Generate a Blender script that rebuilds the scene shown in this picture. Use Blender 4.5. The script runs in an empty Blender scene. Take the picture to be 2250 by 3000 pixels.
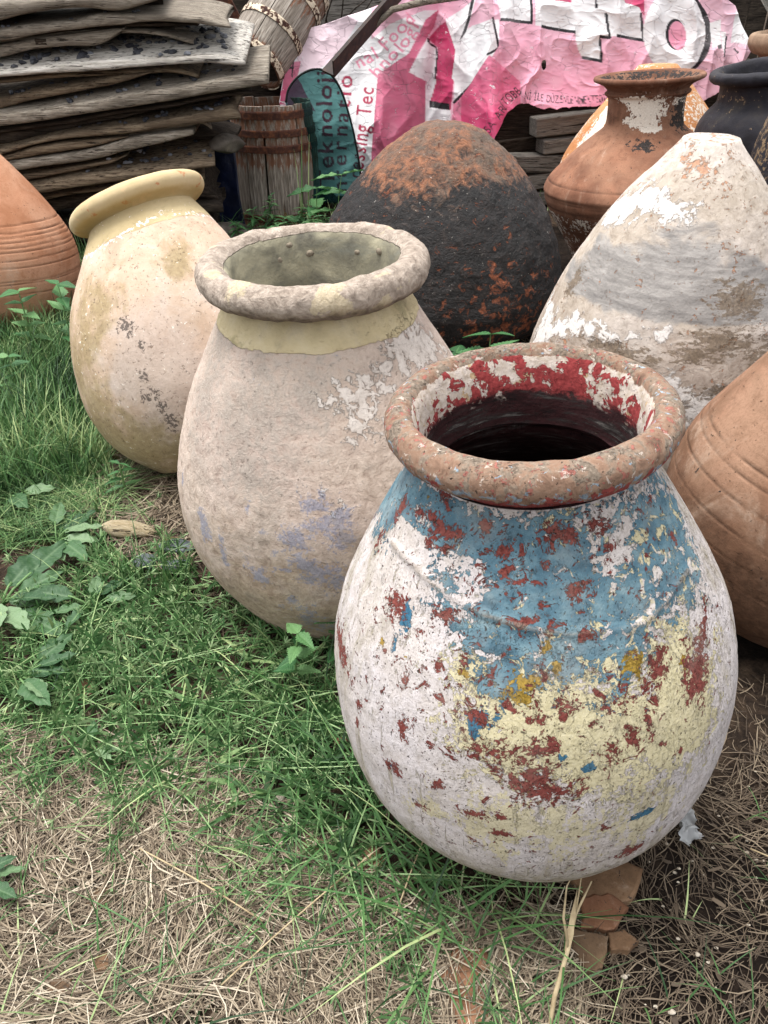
import bpy, bmesh, math, random
import numpy as np
from mathutils import Matrix, Vector, Euler
S=bpy.context.scene
C=S.collection
R=math.radians
random.seed(7); RNG=np.random.default_rng(11)
# ---------------------------------------------------------------- camera
cam=bpy.data.cameras.new('camera'); camo=bpy.data.objects.new('camera',cam); C.objects.link(camo)
cam.sensor_fit='VERTICAL'; cam.sensor_height=36.0; cam.sensor_width=27.0; cam.lens=2253/3000*36
cam.clip_start=.02; cam.clip_end=2000
camo.location=(0,0,1.55); camo.rotation_euler=(R(90-35),0,0)
S.camera=camo
# ---------------------------------------------------------------- sky, sun, exposure (overcast)
W=bpy.data.worlds.new('World'); S.world=W; W.use_nodes=True
nt=W.node_tree; nt.nodes.clear()
sky=nt.nodes.new('ShaderNodeTexSky'); sky.sky_type='NISHITA'; sky.sun_disc=False
SUN_EL,SUN_AZ=R(76),R(-70)          # azimuth measured from +Y towards +X
sky.sun_elevation=SUN_EL; sky.sun_rotation=SUN_AZ; sky.air_density=1.0; sky.dust_density=4.0; sky.ozone_density=1.0
hs=nt.nodes.new('ShaderNodeHueSaturation'); hs.inputs['Saturation'].default_value=.12
bg=nt.nodes.new('ShaderNodeBackground'); bg.inputs['Strength'].default_value=.15
wo=nt.nodes.new('ShaderNodeOutputWorld')
nt.links.new(sky.outputs[0],hs.inputs['Color']); nt.links.new(hs.outputs[0],bg.inputs[0]); nt.links.new(bg.outputs[0],wo.inputs[0])
sl=bpy.data.lights.new('sun','SUN'); sl.energy=1.05; sl.angle=R(26); sl.color=(1,.965,.92)
so=bpy.data.objects.new('sun',sl); C.objects.link(so)
sd=Vector((math.sin(SUN_AZ)*math.cos(SUN_EL),math.cos(SUN_AZ)*math.cos(SUN_EL),math.sin(SUN_EL)))
so.rotation_euler=sd.to_track_quat('Z','Y').to_euler(); so.location=sd*20
S.view_settings.view_transform='Standard'; S.view_settings.look='None'; S.view_settings.gamma=1
S.view_settings.use_curve_mapping=False; S.view_settings.exposure=1.27
S.render.engine='CYCLES'
try:
    S.cycles.use_denoising=True; S.cycles.max_bounces=6; S.cycles.transparent_max_bounces=8
except Exception: pass
# ---------------------------------------------------------------- helpers
def srgb(h):
    h=h.lstrip('#'); o=[]
    for i in (0,2,4):
        c=int(h[i:i+2],16)/255; o.append(c/12.92 if c<=.04045 else ((c+.055)/1.055)**2.4)
    return (*o,1)
def _h(ix,iy,iz,s):
    n=(ix.astype(np.int64)*374761393+iy.astype(np.int64)*668265263+iz.astype(np.int64)*2147483647+s*1274126177)&0xffffffff
    n=((n^(n>>13))*1274126177)&0xffffffff
    n=((n^(n>>16))*2246822519)&0xffffffff
    return ((n^(n>>15))&0xffff)/32767.5-1
def vnoise(p,sc=1.,seed=0,octv=1,rough=.5):
    p=np.asarray(p,float); tot=0; a=1; na=0
    for o in range(octv):
        q=p*sc*2**o+seed*13.7; i=np.floor(q); f=q-i; f=f*f*(3-2*f); i=i.astype(np.int64); r=0
        for dx in (0,1):
            for dy in (0,1):
                for dz in (0,1):
                    w=(f[...,0] if dx else 1-f[...,0])*(f[...,1] if dy else 1-f[...,1])*(f[...,2] if dz else 1-f[...,2])
                    r=r+w*_h(i[...,0]+dx,i[...,1]+dy,i[...,2]+dz,seed+o)
        tot=tot+a*r; na+=a; a*=rough
    return tot/na
def herm(xs,ys,n):
    xs=np.array(xs,float); ys=np.array(ys,float); m=np.gradient(ys,xs); t=np.linspace(xs[0],xs[-1],n)
    i=np.clip(np.searchsorted(xs,t)-1,0,len(xs)-2); h=xs[i+1]-xs[i]; s=(t-xs[i])/h
    return t,(2*s**3-3*s**2+1)*ys[i]+(s**3-2*s**2+s)*h*m[i]+(-2*s**3+3*s**2)*ys[i+1]+(s**3-s**2)*h*m[i+1]
def pmesh(name,V,Fc,smooth=True,attrs=None,mats=None,colors=None):
    V=np.asarray(V,np.float32).reshape(-1,3); me=bpy.data.meshes.new(name)
    if isinstance(Fc,np.ndarray):
        n,k=Fc.shape; me.vertices.add(len(V)); me.vertices.foreach_set('co',V.ravel())
        me.loops.add(n*k); me.loops.foreach_set('vertex_index',Fc.astype(np.int32).ravel())
        me.polygons.add(n); me.polygons.foreach_set('loop_start',np.arange(0,n*k,k,dtype=np.int32)); me.polygons.foreach_set('loop_total',np.full(n,k,np.int32))
        me.update(calc_edges=True); me.validate()
    else:
        me.from_pydata([tuple(map(float,v)) for v in V],[],Fc); me.update()
    if smooth: me.polygons.foreach_set('use_smooth',np.ones(len(me.polygons),bool))
    for k,a in (attrs or {}).items():
        at=me.attributes.new(k,'FLOAT','POINT'); at.data.foreach_set('value',np.asarray(a,np.float32).ravel())
    for k,a in (colors or {}).items():
        at=me.attributes.new(k,'FLOAT_COLOR','POINT'); at.data.foreach_set('color',np.asarray(a,np.float32).ravel())
    for m in (mats or []): me.materials.append(m)
    return me
def ob(name,me,parent=None,loc=None,rot=None):
    o=bpy.data.objects.new(name,me); C.objects.link(o)
    if parent: o.parent=parent
    if loc is not None: o.location=loc
    if rot is not None: o.rotation_euler=rot
    return o
def tag(o,label,cat,group=None,kind=None):
    if label: o['label']=label
    if cat: o['category']=cat
    if group: o['group']=group
    if kind: o['kind']=kind
    return o
def empty(name,loc,rot=(0,0,0),label=None,cat=None,group=None):
    o=bpy.data.objects.new(name,None); C.objects.link(o); o.location=loc; o.rotation_euler=rot; o.empty_display_size=.1
    return tag(o,label,cat,group)
def grid_faces(nr,nc,wrapc=False):
    r=np.arange(nr-1)[:,None]; c=np.arange(nc if wrapc else nc-1)[None,:]; c2=(c+1)%nc
    return np.stack([r*nc+c,r*nc+c2,(r+1)*nc+c2,(r+1)*nc+c],-1).reshape(-1,4)
class M:
    """tiny node-material writer"""
    def __init__(s,name,rough=.9,spec=.25):
        s.m=bpy.data.materials.new(name); s.m.use_nodes=True; s.t=s.m.node_tree; s.N=s.t.nodes; s.L=s.t.links
        s.b=s.N['Principled BSDF']; s.b.inputs['Roughness'].default_value=rough; s.b.inputs['Specular IOR Level'].default_value=spec
        s._tc=None
    def n(s,t,**k):
        x=s.N.new(t)
        for a,v in k.items(): setattr(x,a,v)
        return x
    def put(s,sock,v):
        if isinstance(v,bpy.types.NodeSocket): s.L.new(v,sock)
        elif isinstance(v,(tuple,list)) and sock.type=='RGBA': sock.default_value=v if len(v)==4 else (*v,1)
        else: sock.default_value=v
    @property
    def co(s):
        if s._tc is None: s._tc=s.n('ShaderNodeTexCoord').outputs['Object']
        return s._tc
    def scale(s,x,y,z,vec=None,loc=(0,0,0)):
        m=s.n('ShaderNodeMapping'); m.inputs['Scale'].default_value=(x,y,z); m.inputs['Location'].default_value=loc; s.put(m.inputs['Vector'],vec or s.co); return m.outputs[0]
    def noise(s,sc,det=4,rough=.55,dist=0,vec=None):
        x=s.n('ShaderNodeTexNoise'); s.put(x.inputs['Vector'],vec or s.co); x.inputs['Scale'].default_value=sc; x.inputs['Detail'].default_value=det
        x.inputs['Roughness'].default_value=rough; x.inputs['Distortion'].default_value=dist; return x.outputs['Fac']
    def vor(s,sc,feat='F1',vec=None,rand=1):
        x=s.n('ShaderNodeTexVoronoi',feature=feat); s.put(x.inputs['Vector'],vec or s.co); x.inputs['Scale'].default_value=sc; x.inputs['Randomness'].default_value=rand; return x.outputs['Distance']
    def attr(s,name,out='Fac'):
        x=s.n('ShaderNodeAttribute',attribute_name=name); return x.outputs[out]
    def rnd(s): return s.n('ShaderNodeObjectInfo').outputs['Random']
    def ma(s,op,a,b=0.,c=None):
        x=s.n('ShaderNodeMath',operation=op); s.put(x.inputs[0],a); s.put(x.inputs[1],b)
        if c is not None: s.put(x.inputs[2],c)
        return x.outputs[0]
    def ss(s,v,lo,hi,a=0.,b=1.):
        x=s.n('ShaderNodeMapRange',interpolation_type='SMOOTHSTEP'); s.put(x.inputs[0],v); x.inputs[1].default_value=lo; x.inputs[2].default_value=hi; x.inputs[3].default_value=a; x.inputs[4].default_value=b; return x.outputs[0]
    def mix(s,f,a,b,mode='MIX'):
        x=s.n('ShaderNodeMix',data_type='RGBA',blend_type=mode); s.put(x.inputs[0],f); s.put(x.inputs[6],a); s.put(x.inputs[7],b); return x.outputs[2]
    def ramp(s,f,*st):
        x=s.n('ShaderNodeValToRGB'); e=x.color_ramp.elements
        while len(e)<len(st): e.new(.5)
        for i,(p,c) in enumerate(st): e[i].position=p; e[i].color=srgb(c) if isinstance(c,str) else c
        s.put(x.inputs[0],f); return x.outputs[0]
    def chip(s,attr,nz,amp=.9,soft=.03,th=.5):
        """paint edge: painted amount (0..1) broken up by noise"""
        return s.ss(s.ma('ADD',attr,s.ma('MULTIPLY',s.ma('SUBTRACT',nz,.5),amp*2)),th-soft,th+soft)
    def bump(s,h,dist=.01,st=1.,nrm=None):
        x=s.n('ShaderNodeBump'); x.inputs['Strength'].default_value=st; x.inputs['Distance'].default_value=dist; s.put(x.inputs['Height'],h)
        if nrm: s.put(x.inputs['Normal'],nrm)
        return x.outputs[0]
    def done(s,col,h=None,dist=.004,st=1.,rough=None):
        s.put(s.b.inputs['Base Color'],col)
        if h is not None: s.L.new(s.bump(h,dist,st),s.b.inputs['Normal'])
        if rough is not None: s.put(s.b.inputs['Roughness'],rough)
        return s.m
def addh(m,*terms):
    r=None
    for v,w in terms:
        t=m.ma('MULTIPLY',v,w); r=t if r is None else m.ma('ADD',r,t)
    return r
# strips: blades, straws, stems, narrow leaves.  P (n,k,3) W (n,k) Sd (n,3) -> one mesh
def strips(name,P,Wd,Sd,mat,attrs=None,build=True):
    n,k,_=P.shape; V=np.stack([P-Sd[:,None,:]*Wd[...,None]*.5,P+Sd[:,None,:]*Wd[...,None]*.5],2)
    b=(np.arange(n)*k*2)[:,None]; j=np.arange(k-1)[None,:]*2
    Fq=np.stack([b+j,b+j+1,b+j+3,b+j+2],-1).reshape(-1,4)
    at={a:np.repeat(v,k*2) for a,v in (attrs or {}).items()}
    at['along']=np.tile(np.repeat(np.linspace(0,1,k),2),n)
    if not build: return V.reshape(-1,3),Fq,at
    return pmesh(name,V,Fq,True,at,[mat])
def inpoly(x,y,poly):
    x=np.asarray(x); y=np.asarray(y); ins=np.zeros(x.shape,bool); n=len(poly)
    for i in range(n):
        x1,y1=poly[i][:2]; x2,y2=poly[(i+1)%n][:2]
        if y1==y2: continue
        c=((y1>y)!=(y2>y))&(x<(x2-x1)*(y-y1)/(y2-y1)+x1); ins^=c
    return ins
def polysd(x,y,poly):
    d=np.full(np.shape(x),1e9)
    n=len(poly)
    for i in range(n):
        ax,ay=poly[i][:2]; bx,by=poly[(i+1)%n][:2]; vx,vy=bx-ax,by-ay; L=vx*vx+vy*vy+1e-12
        t=np.clip(((x-ax)*vx+(y-ay)*vy)/L,0,1); d=np.minimum(d,np.hypot(x-ax-t*vx,y-ay-t*vy))
    return np.where(inpoly(x,y,poly),d,-d)
def tube(pts,rad,n=8,cap=True):
    """round tube along points; rad scalar or list"""
    pts=np.asarray(pts,float); k=len(pts); rad=np.broadcast_to(np.asarray(rad,float),(k,))
    T=np.gradient(pts,axis=0); T/=np.linalg.norm(T,axis=1)[:,None]+1e-9
    up=np.array([0,0,1.]) if abs(T[0,2])<.9 else np.array([1.,0,0]); V=[]
    for i in range(k):
        a=np.cross(T[i],up); a/=np.linalg.norm(a)+1e-9; b=np.cross(a,T[i])
        th=np.linspace(0,2*math.pi,n,endpoint=False); V.append(pts[i]+rad[i]*(np.cos(th)[:,None]*a+np.sin(th)[:,None]*b))
    F=[tuple(int(x) for x in f) for f in grid_faces(k,n,True)]
    if cap: F+= [tuple(range(n))[::-1],tuple(range((k-1)*n,k*n))]
    return np.concatenate(V),F
def joinmesh(parts):
    V=[];F=[];o=0
    for v,f in parts:
        V.append(np.asarray(v)); F+= [tuple(i+o for i in q) for q in f]; o+=len(v)
    return np.concatenate(V),F
def boxvf(sx,sy,sz,bev=.006,cen=(0,0,0)):
    bm=bmesh.new(); bmesh.ops.create_cube(bm,size=1)
    for v in bm.verts: v.co=Vector((v.co.x*sx,v.co.y*sy,v.co.z*sz))
    if bev: bmesh.ops.bevel(bm,geom=list(bm.edges),offset=bev,segments=1,affect='EDGES')
    bm.verts.index_update(); V=[tuple(v.co+Vector(cen)) for v in bm.verts]; F=[tuple(v.index for v in f.verts) for f in bm.faces]; bm.free(); return V,F
D={}
D['boards']=[
 ('top_slab',((-2.496,1.406),(-2.133,1.416),(-1.959,1.426),(-1.714,1.448),(-1.224,1.458)),((-2.541,1.272),(-2.163,1.31),(-1.996,1.351),(-1.782,1.376),(-1.644,1.38),(-1.492,1.361),(-1.367,1.387),(-1.235,1.428)),5.12,0.5,0.06),
 ('dark_end',((-1.622,1.452),(-1.442,1.445),(-1.297,1.445)),((-1.641,1.361),(-1.456,1.369),(-1.305,1.365)),5.45,0.4,0.05),
 ('long_curved',((-2.553,1.279),(-2.18,1.294),(-2.0,1.313),(-1.732,1.338),(-1.641,1.357),(-1.379,1.363),(-1.162,1.36),(-0.991,1.342),(-0.867,1.309)),((-2.582,1.192),(-2.202,1.215),(-1.926,1.257),(-1.701,1.279),(-1.513,1.298),(-1.256,1.32),(-1.083,1.309),(-0.953,1.294),(-0.869,1.292)),5.15,0.5,0.13),
 ('mortise_upper',((-2.607,1.187),(-2.224,1.211),(-1.946,1.252),(-1.718,1.275),(-1.48,1.294)),((-2.635,1.105),(-2.246,1.135),(-2.056,1.17),(-1.872,1.189),(-1.617,1.207),(-1.483,1.292)),5.2,0.45,0.06),
 ('flint_white',((-2.597,1.076),(-2.218,1.089),(-1.945,1.112),(-1.673,1.135),(-1.405,1.147),(-1.138,1.158),(-0.961,1.166),(-0.874,1.154),(-0.794,1.135)),((-2.611,1.035),(-2.23,1.046),(-1.957,1.065),(-1.687,1.073),(-1.414,1.097),(-1.145,1.112),(-0.967,1.116),(-0.879,1.104),(-0.797,1.111)),5.1,0.62,0.25),
 ('thin_curved',((-2.685,0.911),(-2.289,0.942),(-2.095,0.979),(-1.906,1.003),(-1.623,1.051),(-1.345,1.084)),((-2.71,0.837),(-2.309,0.872),(-2.112,0.914),(-1.824,0.963),(-1.538,1.019),(-1.348,1.076)),5.17,0.45,0.1),
 ('long_straight',((-2.663,0.849),(-2.273,0.868),(-1.991,0.9),(-1.71,0.937),(-1.43,0.981),(-1.156,1.013),(-0.881,1.06),(-0.738,1.075),(-0.661,1.077)),((-2.691,0.766),(-2.297,0.785),(-2.012,0.818),(-1.728,0.856),(-1.447,0.892),(-1.167,0.933),(-0.891,0.973),(-0.745,0.997),(-0.667,1.013)),5.08,0.58,0.18),
 ('dark_plank',((-2.758,0.737),(-2.354,0.758),(-2.06,0.797),(-1.77,0.835),(-1.482,0.873),(-1.367,0.885)),((-2.795,0.627),(-2.381,0.663),(-1.978,0.748),(-1.681,0.808),(-1.372,0.87)),5.2,0.5,0.05),
 ('grained',((-2.747,0.642),(-2.34,0.677),(-1.964,0.754),(-1.706,0.787),(-1.469,0.812),(-1.185,0.854),(-0.998,0.879),(-0.887,0.887),(-0.852,0.86)),((-2.764,0.592),(-2.353,0.633),(-2.101,0.694),(-1.935,0.72),(-1.575,0.745),(-1.384,0.771),(-1.101,0.796),(-0.914,0.812),(-0.855,0.827)),5.11,0.5,0.14),
 ('mortise_lower',((-2.777,0.581),(-2.383,0.623),(-2.109,0.689),(-1.867,0.716),(-1.551,0.74)),((-2.77,0.603),(-2.389,0.601),(-2.313,0.6),(-2.077,0.63),(-1.783,0.673),(-1.684,0.695),(-1.55,0.737)),5.13,0.42,0.04),
 ('pale_lower',((-2.772,0.58),(-2.367,0.598),(-2.074,0.63),(-1.78,0.671),(-1.552,0.732),(-1.294,0.765),(-1.146,0.777)),((-2.79,0.528),(-2.386,0.532),(-2.261,0.534),(-2.091,0.561),(-1.797,0.596),(-1.5,0.658),(-1.304,0.701),(-1.151,0.741)),5.12,0.45,0.06),
 ('grey_tip',((-1.313,0.737),(-1.165,0.746),(-1.069,0.728),(-0.96,0.686)),((-1.322,0.683),(-1.274,0.672),(-1.126,0.665),(-0.963,0.661)),5.4,0.35,0.05),
 ('brown_lower',((-2.813,0.517),(-2.406,0.519),(-2.28,0.521),(-2.011,0.552),(-1.811,0.586),(-1.59,0.631)),((-2.835,0.451),(-2.421,0.465),(-2.222,0.481),(-2.02,0.517),(-1.818,0.553),(-1.688,0.58),(-1.588,0.628)),5.16,0.45,0.05),
 ('slotted_low',((-2.818,0.415),(-2.405,0.436),(-2.175,0.466),(-1.905,0.511),(-1.61,0.547),(-1.319,0.58),(-1.126,0.602),(-1.033,0.606)),((-2.842,0.343),(-2.425,0.367),(-2.152,0.407),(-1.921,0.439),(-1.624,0.477),(-1.328,0.522),(-1.181,0.547),(-1.038,0.568)),5.1,0.55,0.2),
 ('bottom_dark',((-2.959,0.28),(-2.525,0.302),(-2.211,0.34),(-1.795,0.397),(-1.183,0.473),(-1.08,0.34)),((-3.0,0.156),(-2.559,0.184),(-2.238,0.233),(-1.817,0.292),(-1.205,0.311),(-1.081,0.331)),5.3,0.5,0.03),
 ('bottom_chunk',((-1.484,0.316),(-1.193,0.325),(-1.082,0.337),(-1.031,0.33)),((-1.497,0.239),(-1.203,0.256),(-1.092,0.26),(-1.039,0.266)),5.2,0.4,0.03),
 ('base_beam',((-2.996,0.169),(-2.562,0.174),(-1.837,0.194),(-1.116,0.214)),((-3.059,-0.019),(-2.614,-0.009),(-1.87,0.032),(-1.133,0.073)),5.3,0.5,0),
]
D['ban']=[
 ((-0.682,6.45,1.19,845,103),(-0.709,6.384,1.065,835.1,164.7),(-0.736,6.316,0.935,824.9,228.3),(-0.763,6.25,0.809,815,290)),
 ((-0.55,6.5,1.226,900,84),(-0.588,6.385,0.965,886.8,211.4),(-0.629,6.266,0.691,873.2,342.6),(-0.669,6.15,0.418,860,470)),
 ((-0.402,6.5,1.259,960,68),(-0.433,6.368,0.926,950.1,230.4),(-0.466,6.232,0.571,939.9,397.6),(-0.499,6.1,0.214,930,560)),
 ((-0.122,6.55,1.335,1075,30),(-0.153,6.401,0.949,1063.5,218.1),(-0.186,6.248,0.536,1051.5,411.9),(-0.22,6.1,0.116,1040,600)),
 ((0.012,6.45,1.379,1130,10),(-0.012,6.301,0.987,1120.1,204.7),(-0.038,6.149,0.567,1109.9,405.3),(-0.064,6.0,0.14,1100,600)),
 ((0.157,6.55,1.416,1190,-10),(0.136,6.418,1.006,1180.1,191.3),(0.114,6.282,0.561,1169.9,398.7),(0.091,6.15,0.105,1160,600)),
 ((0.408,6.75,1.474,1290,-40),(0.427,6.635,1.06,1293.3,158.0),(0.448,6.516,0.611,1296.7,362.0),(0.47,6.4,0.148,1300,560)),
 ((0.542,6.6,1.505,1350,-55),(0.571,6.484,1.135,1356.6,128.2),(0.601,6.365,0.735,1363.4,316.9),(0.633,6.25,0.328,1370,500)),
 ((0.652,6.5,1.516,1400,-60),(0.697,6.351,1.21,1415.8,95.8),(0.744,6.199,0.888,1432.2,256.2),(0.791,6.05,0.568,1448,412)),
 ((0.807,6.6,1.515,1460,-60),(0.832,6.484,1.248,1466.9,73.7),(0.86,6.365,0.967,1474.1,211.4),(0.887,6.25,0.687,1481,345)),
 ((0.934,6.65,1.515,1510,-60),(0.95,6.561,1.268,1511.7,62.8),(0.967,6.469,1.006,1513.3,189.2),(0.985,6.38,0.744,1515,312)),
 ((1.019,6.65,1.515,1545,-60),(1.034,6.574,1.27,1545.0,61.4),(1.05,6.496,1.009,1545.0,186.6),(1.066,6.42,0.748,1545,308)),
 ((1.094,6.66,1.515,1575,-60),(1.11,6.581,1.256,1575.0,68.0),(1.129,6.499,0.98,1575.0,200.0),(1.147,6.42,0.703,1575,328)),
 ((1.255,6.68,1.515,1640,-60),(1.274,6.601,1.259,1640.0,66.1),(1.295,6.519,0.987,1640.0,195.9),(1.315,6.44,0.714,1640,322)),
 ((1.582,6.72,1.515,1770,-60),(1.598,6.647,1.262,1766.7,63.4),(1.616,6.573,0.994,1763.3,190.6),(1.634,6.5,0.725,1760,314)),
 ((1.802,6.72,1.515,1860,-60),(1.836,6.664,1.258,1860.0,65.4),(1.872,6.606,0.982,1860.0,194.6),(1.909,6.55,0.704,1860,320)),
 ((2.057,6.75,1.515,1960,-60),(2.098,6.7,1.249,1960.0,68.7),(2.143,6.649,0.964,1960.0,201.3),(2.19,6.6,0.674,1960,330)),
 ((2.31,6.75,1.484,2060,-45),(2.343,6.7,1.242,2056.7,72.2),(2.378,6.649,0.982,2053.3,192.9),(2.415,6.6,0.721,2050,310)),
 ((2.461,6.7,1.403,2120,-5),(2.497,6.651,1.222,2123.3,82.5),(2.536,6.599,1.031,2126.7,172.6),(2.575,6.55,0.842,2130,260)),
 ((2.568,6.75,1.35,2150,20),(2.613,6.7,1.27,2167.2,58.9),(2.66,6.649,1.187,2184.8,99.1),(2.706,6.6,1.106,2202,138)),
]
D['reg']={
 'tall':((-2.332,4.238),(-1.662,4.08),(-1.462,3.334),(-1.238,2.806),(-1.039,2.51),(-1.098,2.367),(-1.464,2.256)),
 'mid':((-1.523,2.39),(-1.057,2.437),(-0.941,2.299),(-0.919,2.093),(-1.343,1.98)),
 'cleav':((-1.097,1.42),(-0.897,2.017),(-0.619,1.927),(-0.458,1.747),(-0.121,1.573),(-0.096,1.2),(-0.004,0.974),(0.122,0.83),(0.017,0.749),(-0.161,0.888),(-0.381,1.076),(-0.682,1.19),(-0.975,1.141)),
 'jarside':((-0.266,1.573),(-0.11,1.546),(-0.062,1.2),(0.034,0.99),(0.147,0.888),(0.261,0.83),(0.181,0.723),(0.017,0.823),(-0.136,1.059),(-0.3,1.305)),
 'straw':((-1.024,1.251),(-0.701,1.251),(-0.341,1.122),(-0.092,0.934),(0.121,0.823),(0.363,0.816),(0.361,0.503),(-0.675,0.456)),
 'strawpatch':((-1.084,2.485),(-0.975,2.612),(-0.724,2.437),(-0.608,1.927),(-0.799,1.945),(-1.023,2.093)),
 'dark':((0.275,0.934),(0.776,1.104),(1.161,1.42),(0.826,0.456),(0.159,0.503)),
 'back':((-1.439,7.077),(-0.358,7.481),(-0.402,5.608),(-1.008,5.44)),
}
D['spots']={
 'dock1':(-1.082,1.657),
 'dock2':(-0.901,1.481),
 'nettle1':(-0.284,1.316),
 'nettle2':(0.533,3.572),
 'nettleL1':(-1.722,3.49),
 'nettleL2':(-1.552,3.53),
 'weedbase':(-0.998,5.695),
 'tile':(-27.443,66.009),
 'wood':(-0.901,2.093),
 'flint':(-0.722,1.945),
 'plastic':(0.661,0.982),
 'stalk':(0.291,0.6),
 'tuft1':(-0.639,1.408),
}
D['shard']=[
 (0.458,0.866,0.077,0.071,20),
 (0.438,0.799,0.072,0.04,5),
 (0.399,0.73,0.047,0.044,60),
 (0.455,0.742,0.036,0.025,0),
 (0.156,0.705,0.053,0.047,40),
 (0.072,0.765,0.023,0.027,10),
 (-0.025,0.914,0.028,0.04,0),
 (0.15,0.639,0.052,0.047,20),
 (-0.585,0.83,0.031,0.029,40),
 (-0.807,1.408,0.055,0.05,0),
 (-0.659,1.349,0.027,0.029,0),
 (-0.158,0.942,0.048,0.03,0),
 (-0.961,2.461,0.033,0.031,0),
 (-0.709,2.036,0.035,0.024,0),
 (-0.749,2.083,0.024,0.018,0),
 (-0.537,0.705,0.02,0.02,0),
 (-0.105,1.22,0.018,0.018,0),
 (-0.601,0.663,0.024,0.018,0),
]
D['pts']={
 'tb0':(-0.936,6.35,1.018),
 'tb1':(-0.594,6.75,1.474),
 'beam0':(-0.366,5.75,1.055),
 'beam1':(0.093,6.35,1.478),
 'pole0':(-0.15,6.1,1.195),
 'pole1':(0.057,6.15,1.352),
 'pole2':(0.5,6.3,1.418),
 'net':((-0.668,5.9,0.83),(-0.646,5.9,0.908),(-0.584,5.9,0.977),(-0.502,5.9,1.018),(-0.422,5.9,1.022),(-0.35,5.9,0.985),(-0.289,5.9,0.892),(-0.246,5.9,0.767),(-0.207,5.9,0.618),(-0.173,5.9,0.419),(-0.166,5.9,0.258)),
 'sb':(-0.77,6.0,0.818),
 'timb':(((1.152,6.52,0.645),(1.586,6.6,0.681),54),((1.219,6.5,0.494),(1.528,6.58,0.511),42),((0.965,6.46,0.395),(1.433,6.55,0.381),50),((1.093,6.5,0.228),(1.449,6.55,0.269),44),((1.191,6.52,0.107),(1.523,6.55,0.128),40),((0.792,6.62,0.455),(1.177,6.7,0.492),40),((0.855,6.8,0.599),(1.283,6.8,0.648),44)),
 'tarp':((-1.461,5.9,1.411),(-1.222,5.95,1.323),(-1.365,5.75,0.599),(-1.069,5.75,0.105)),
}
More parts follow.
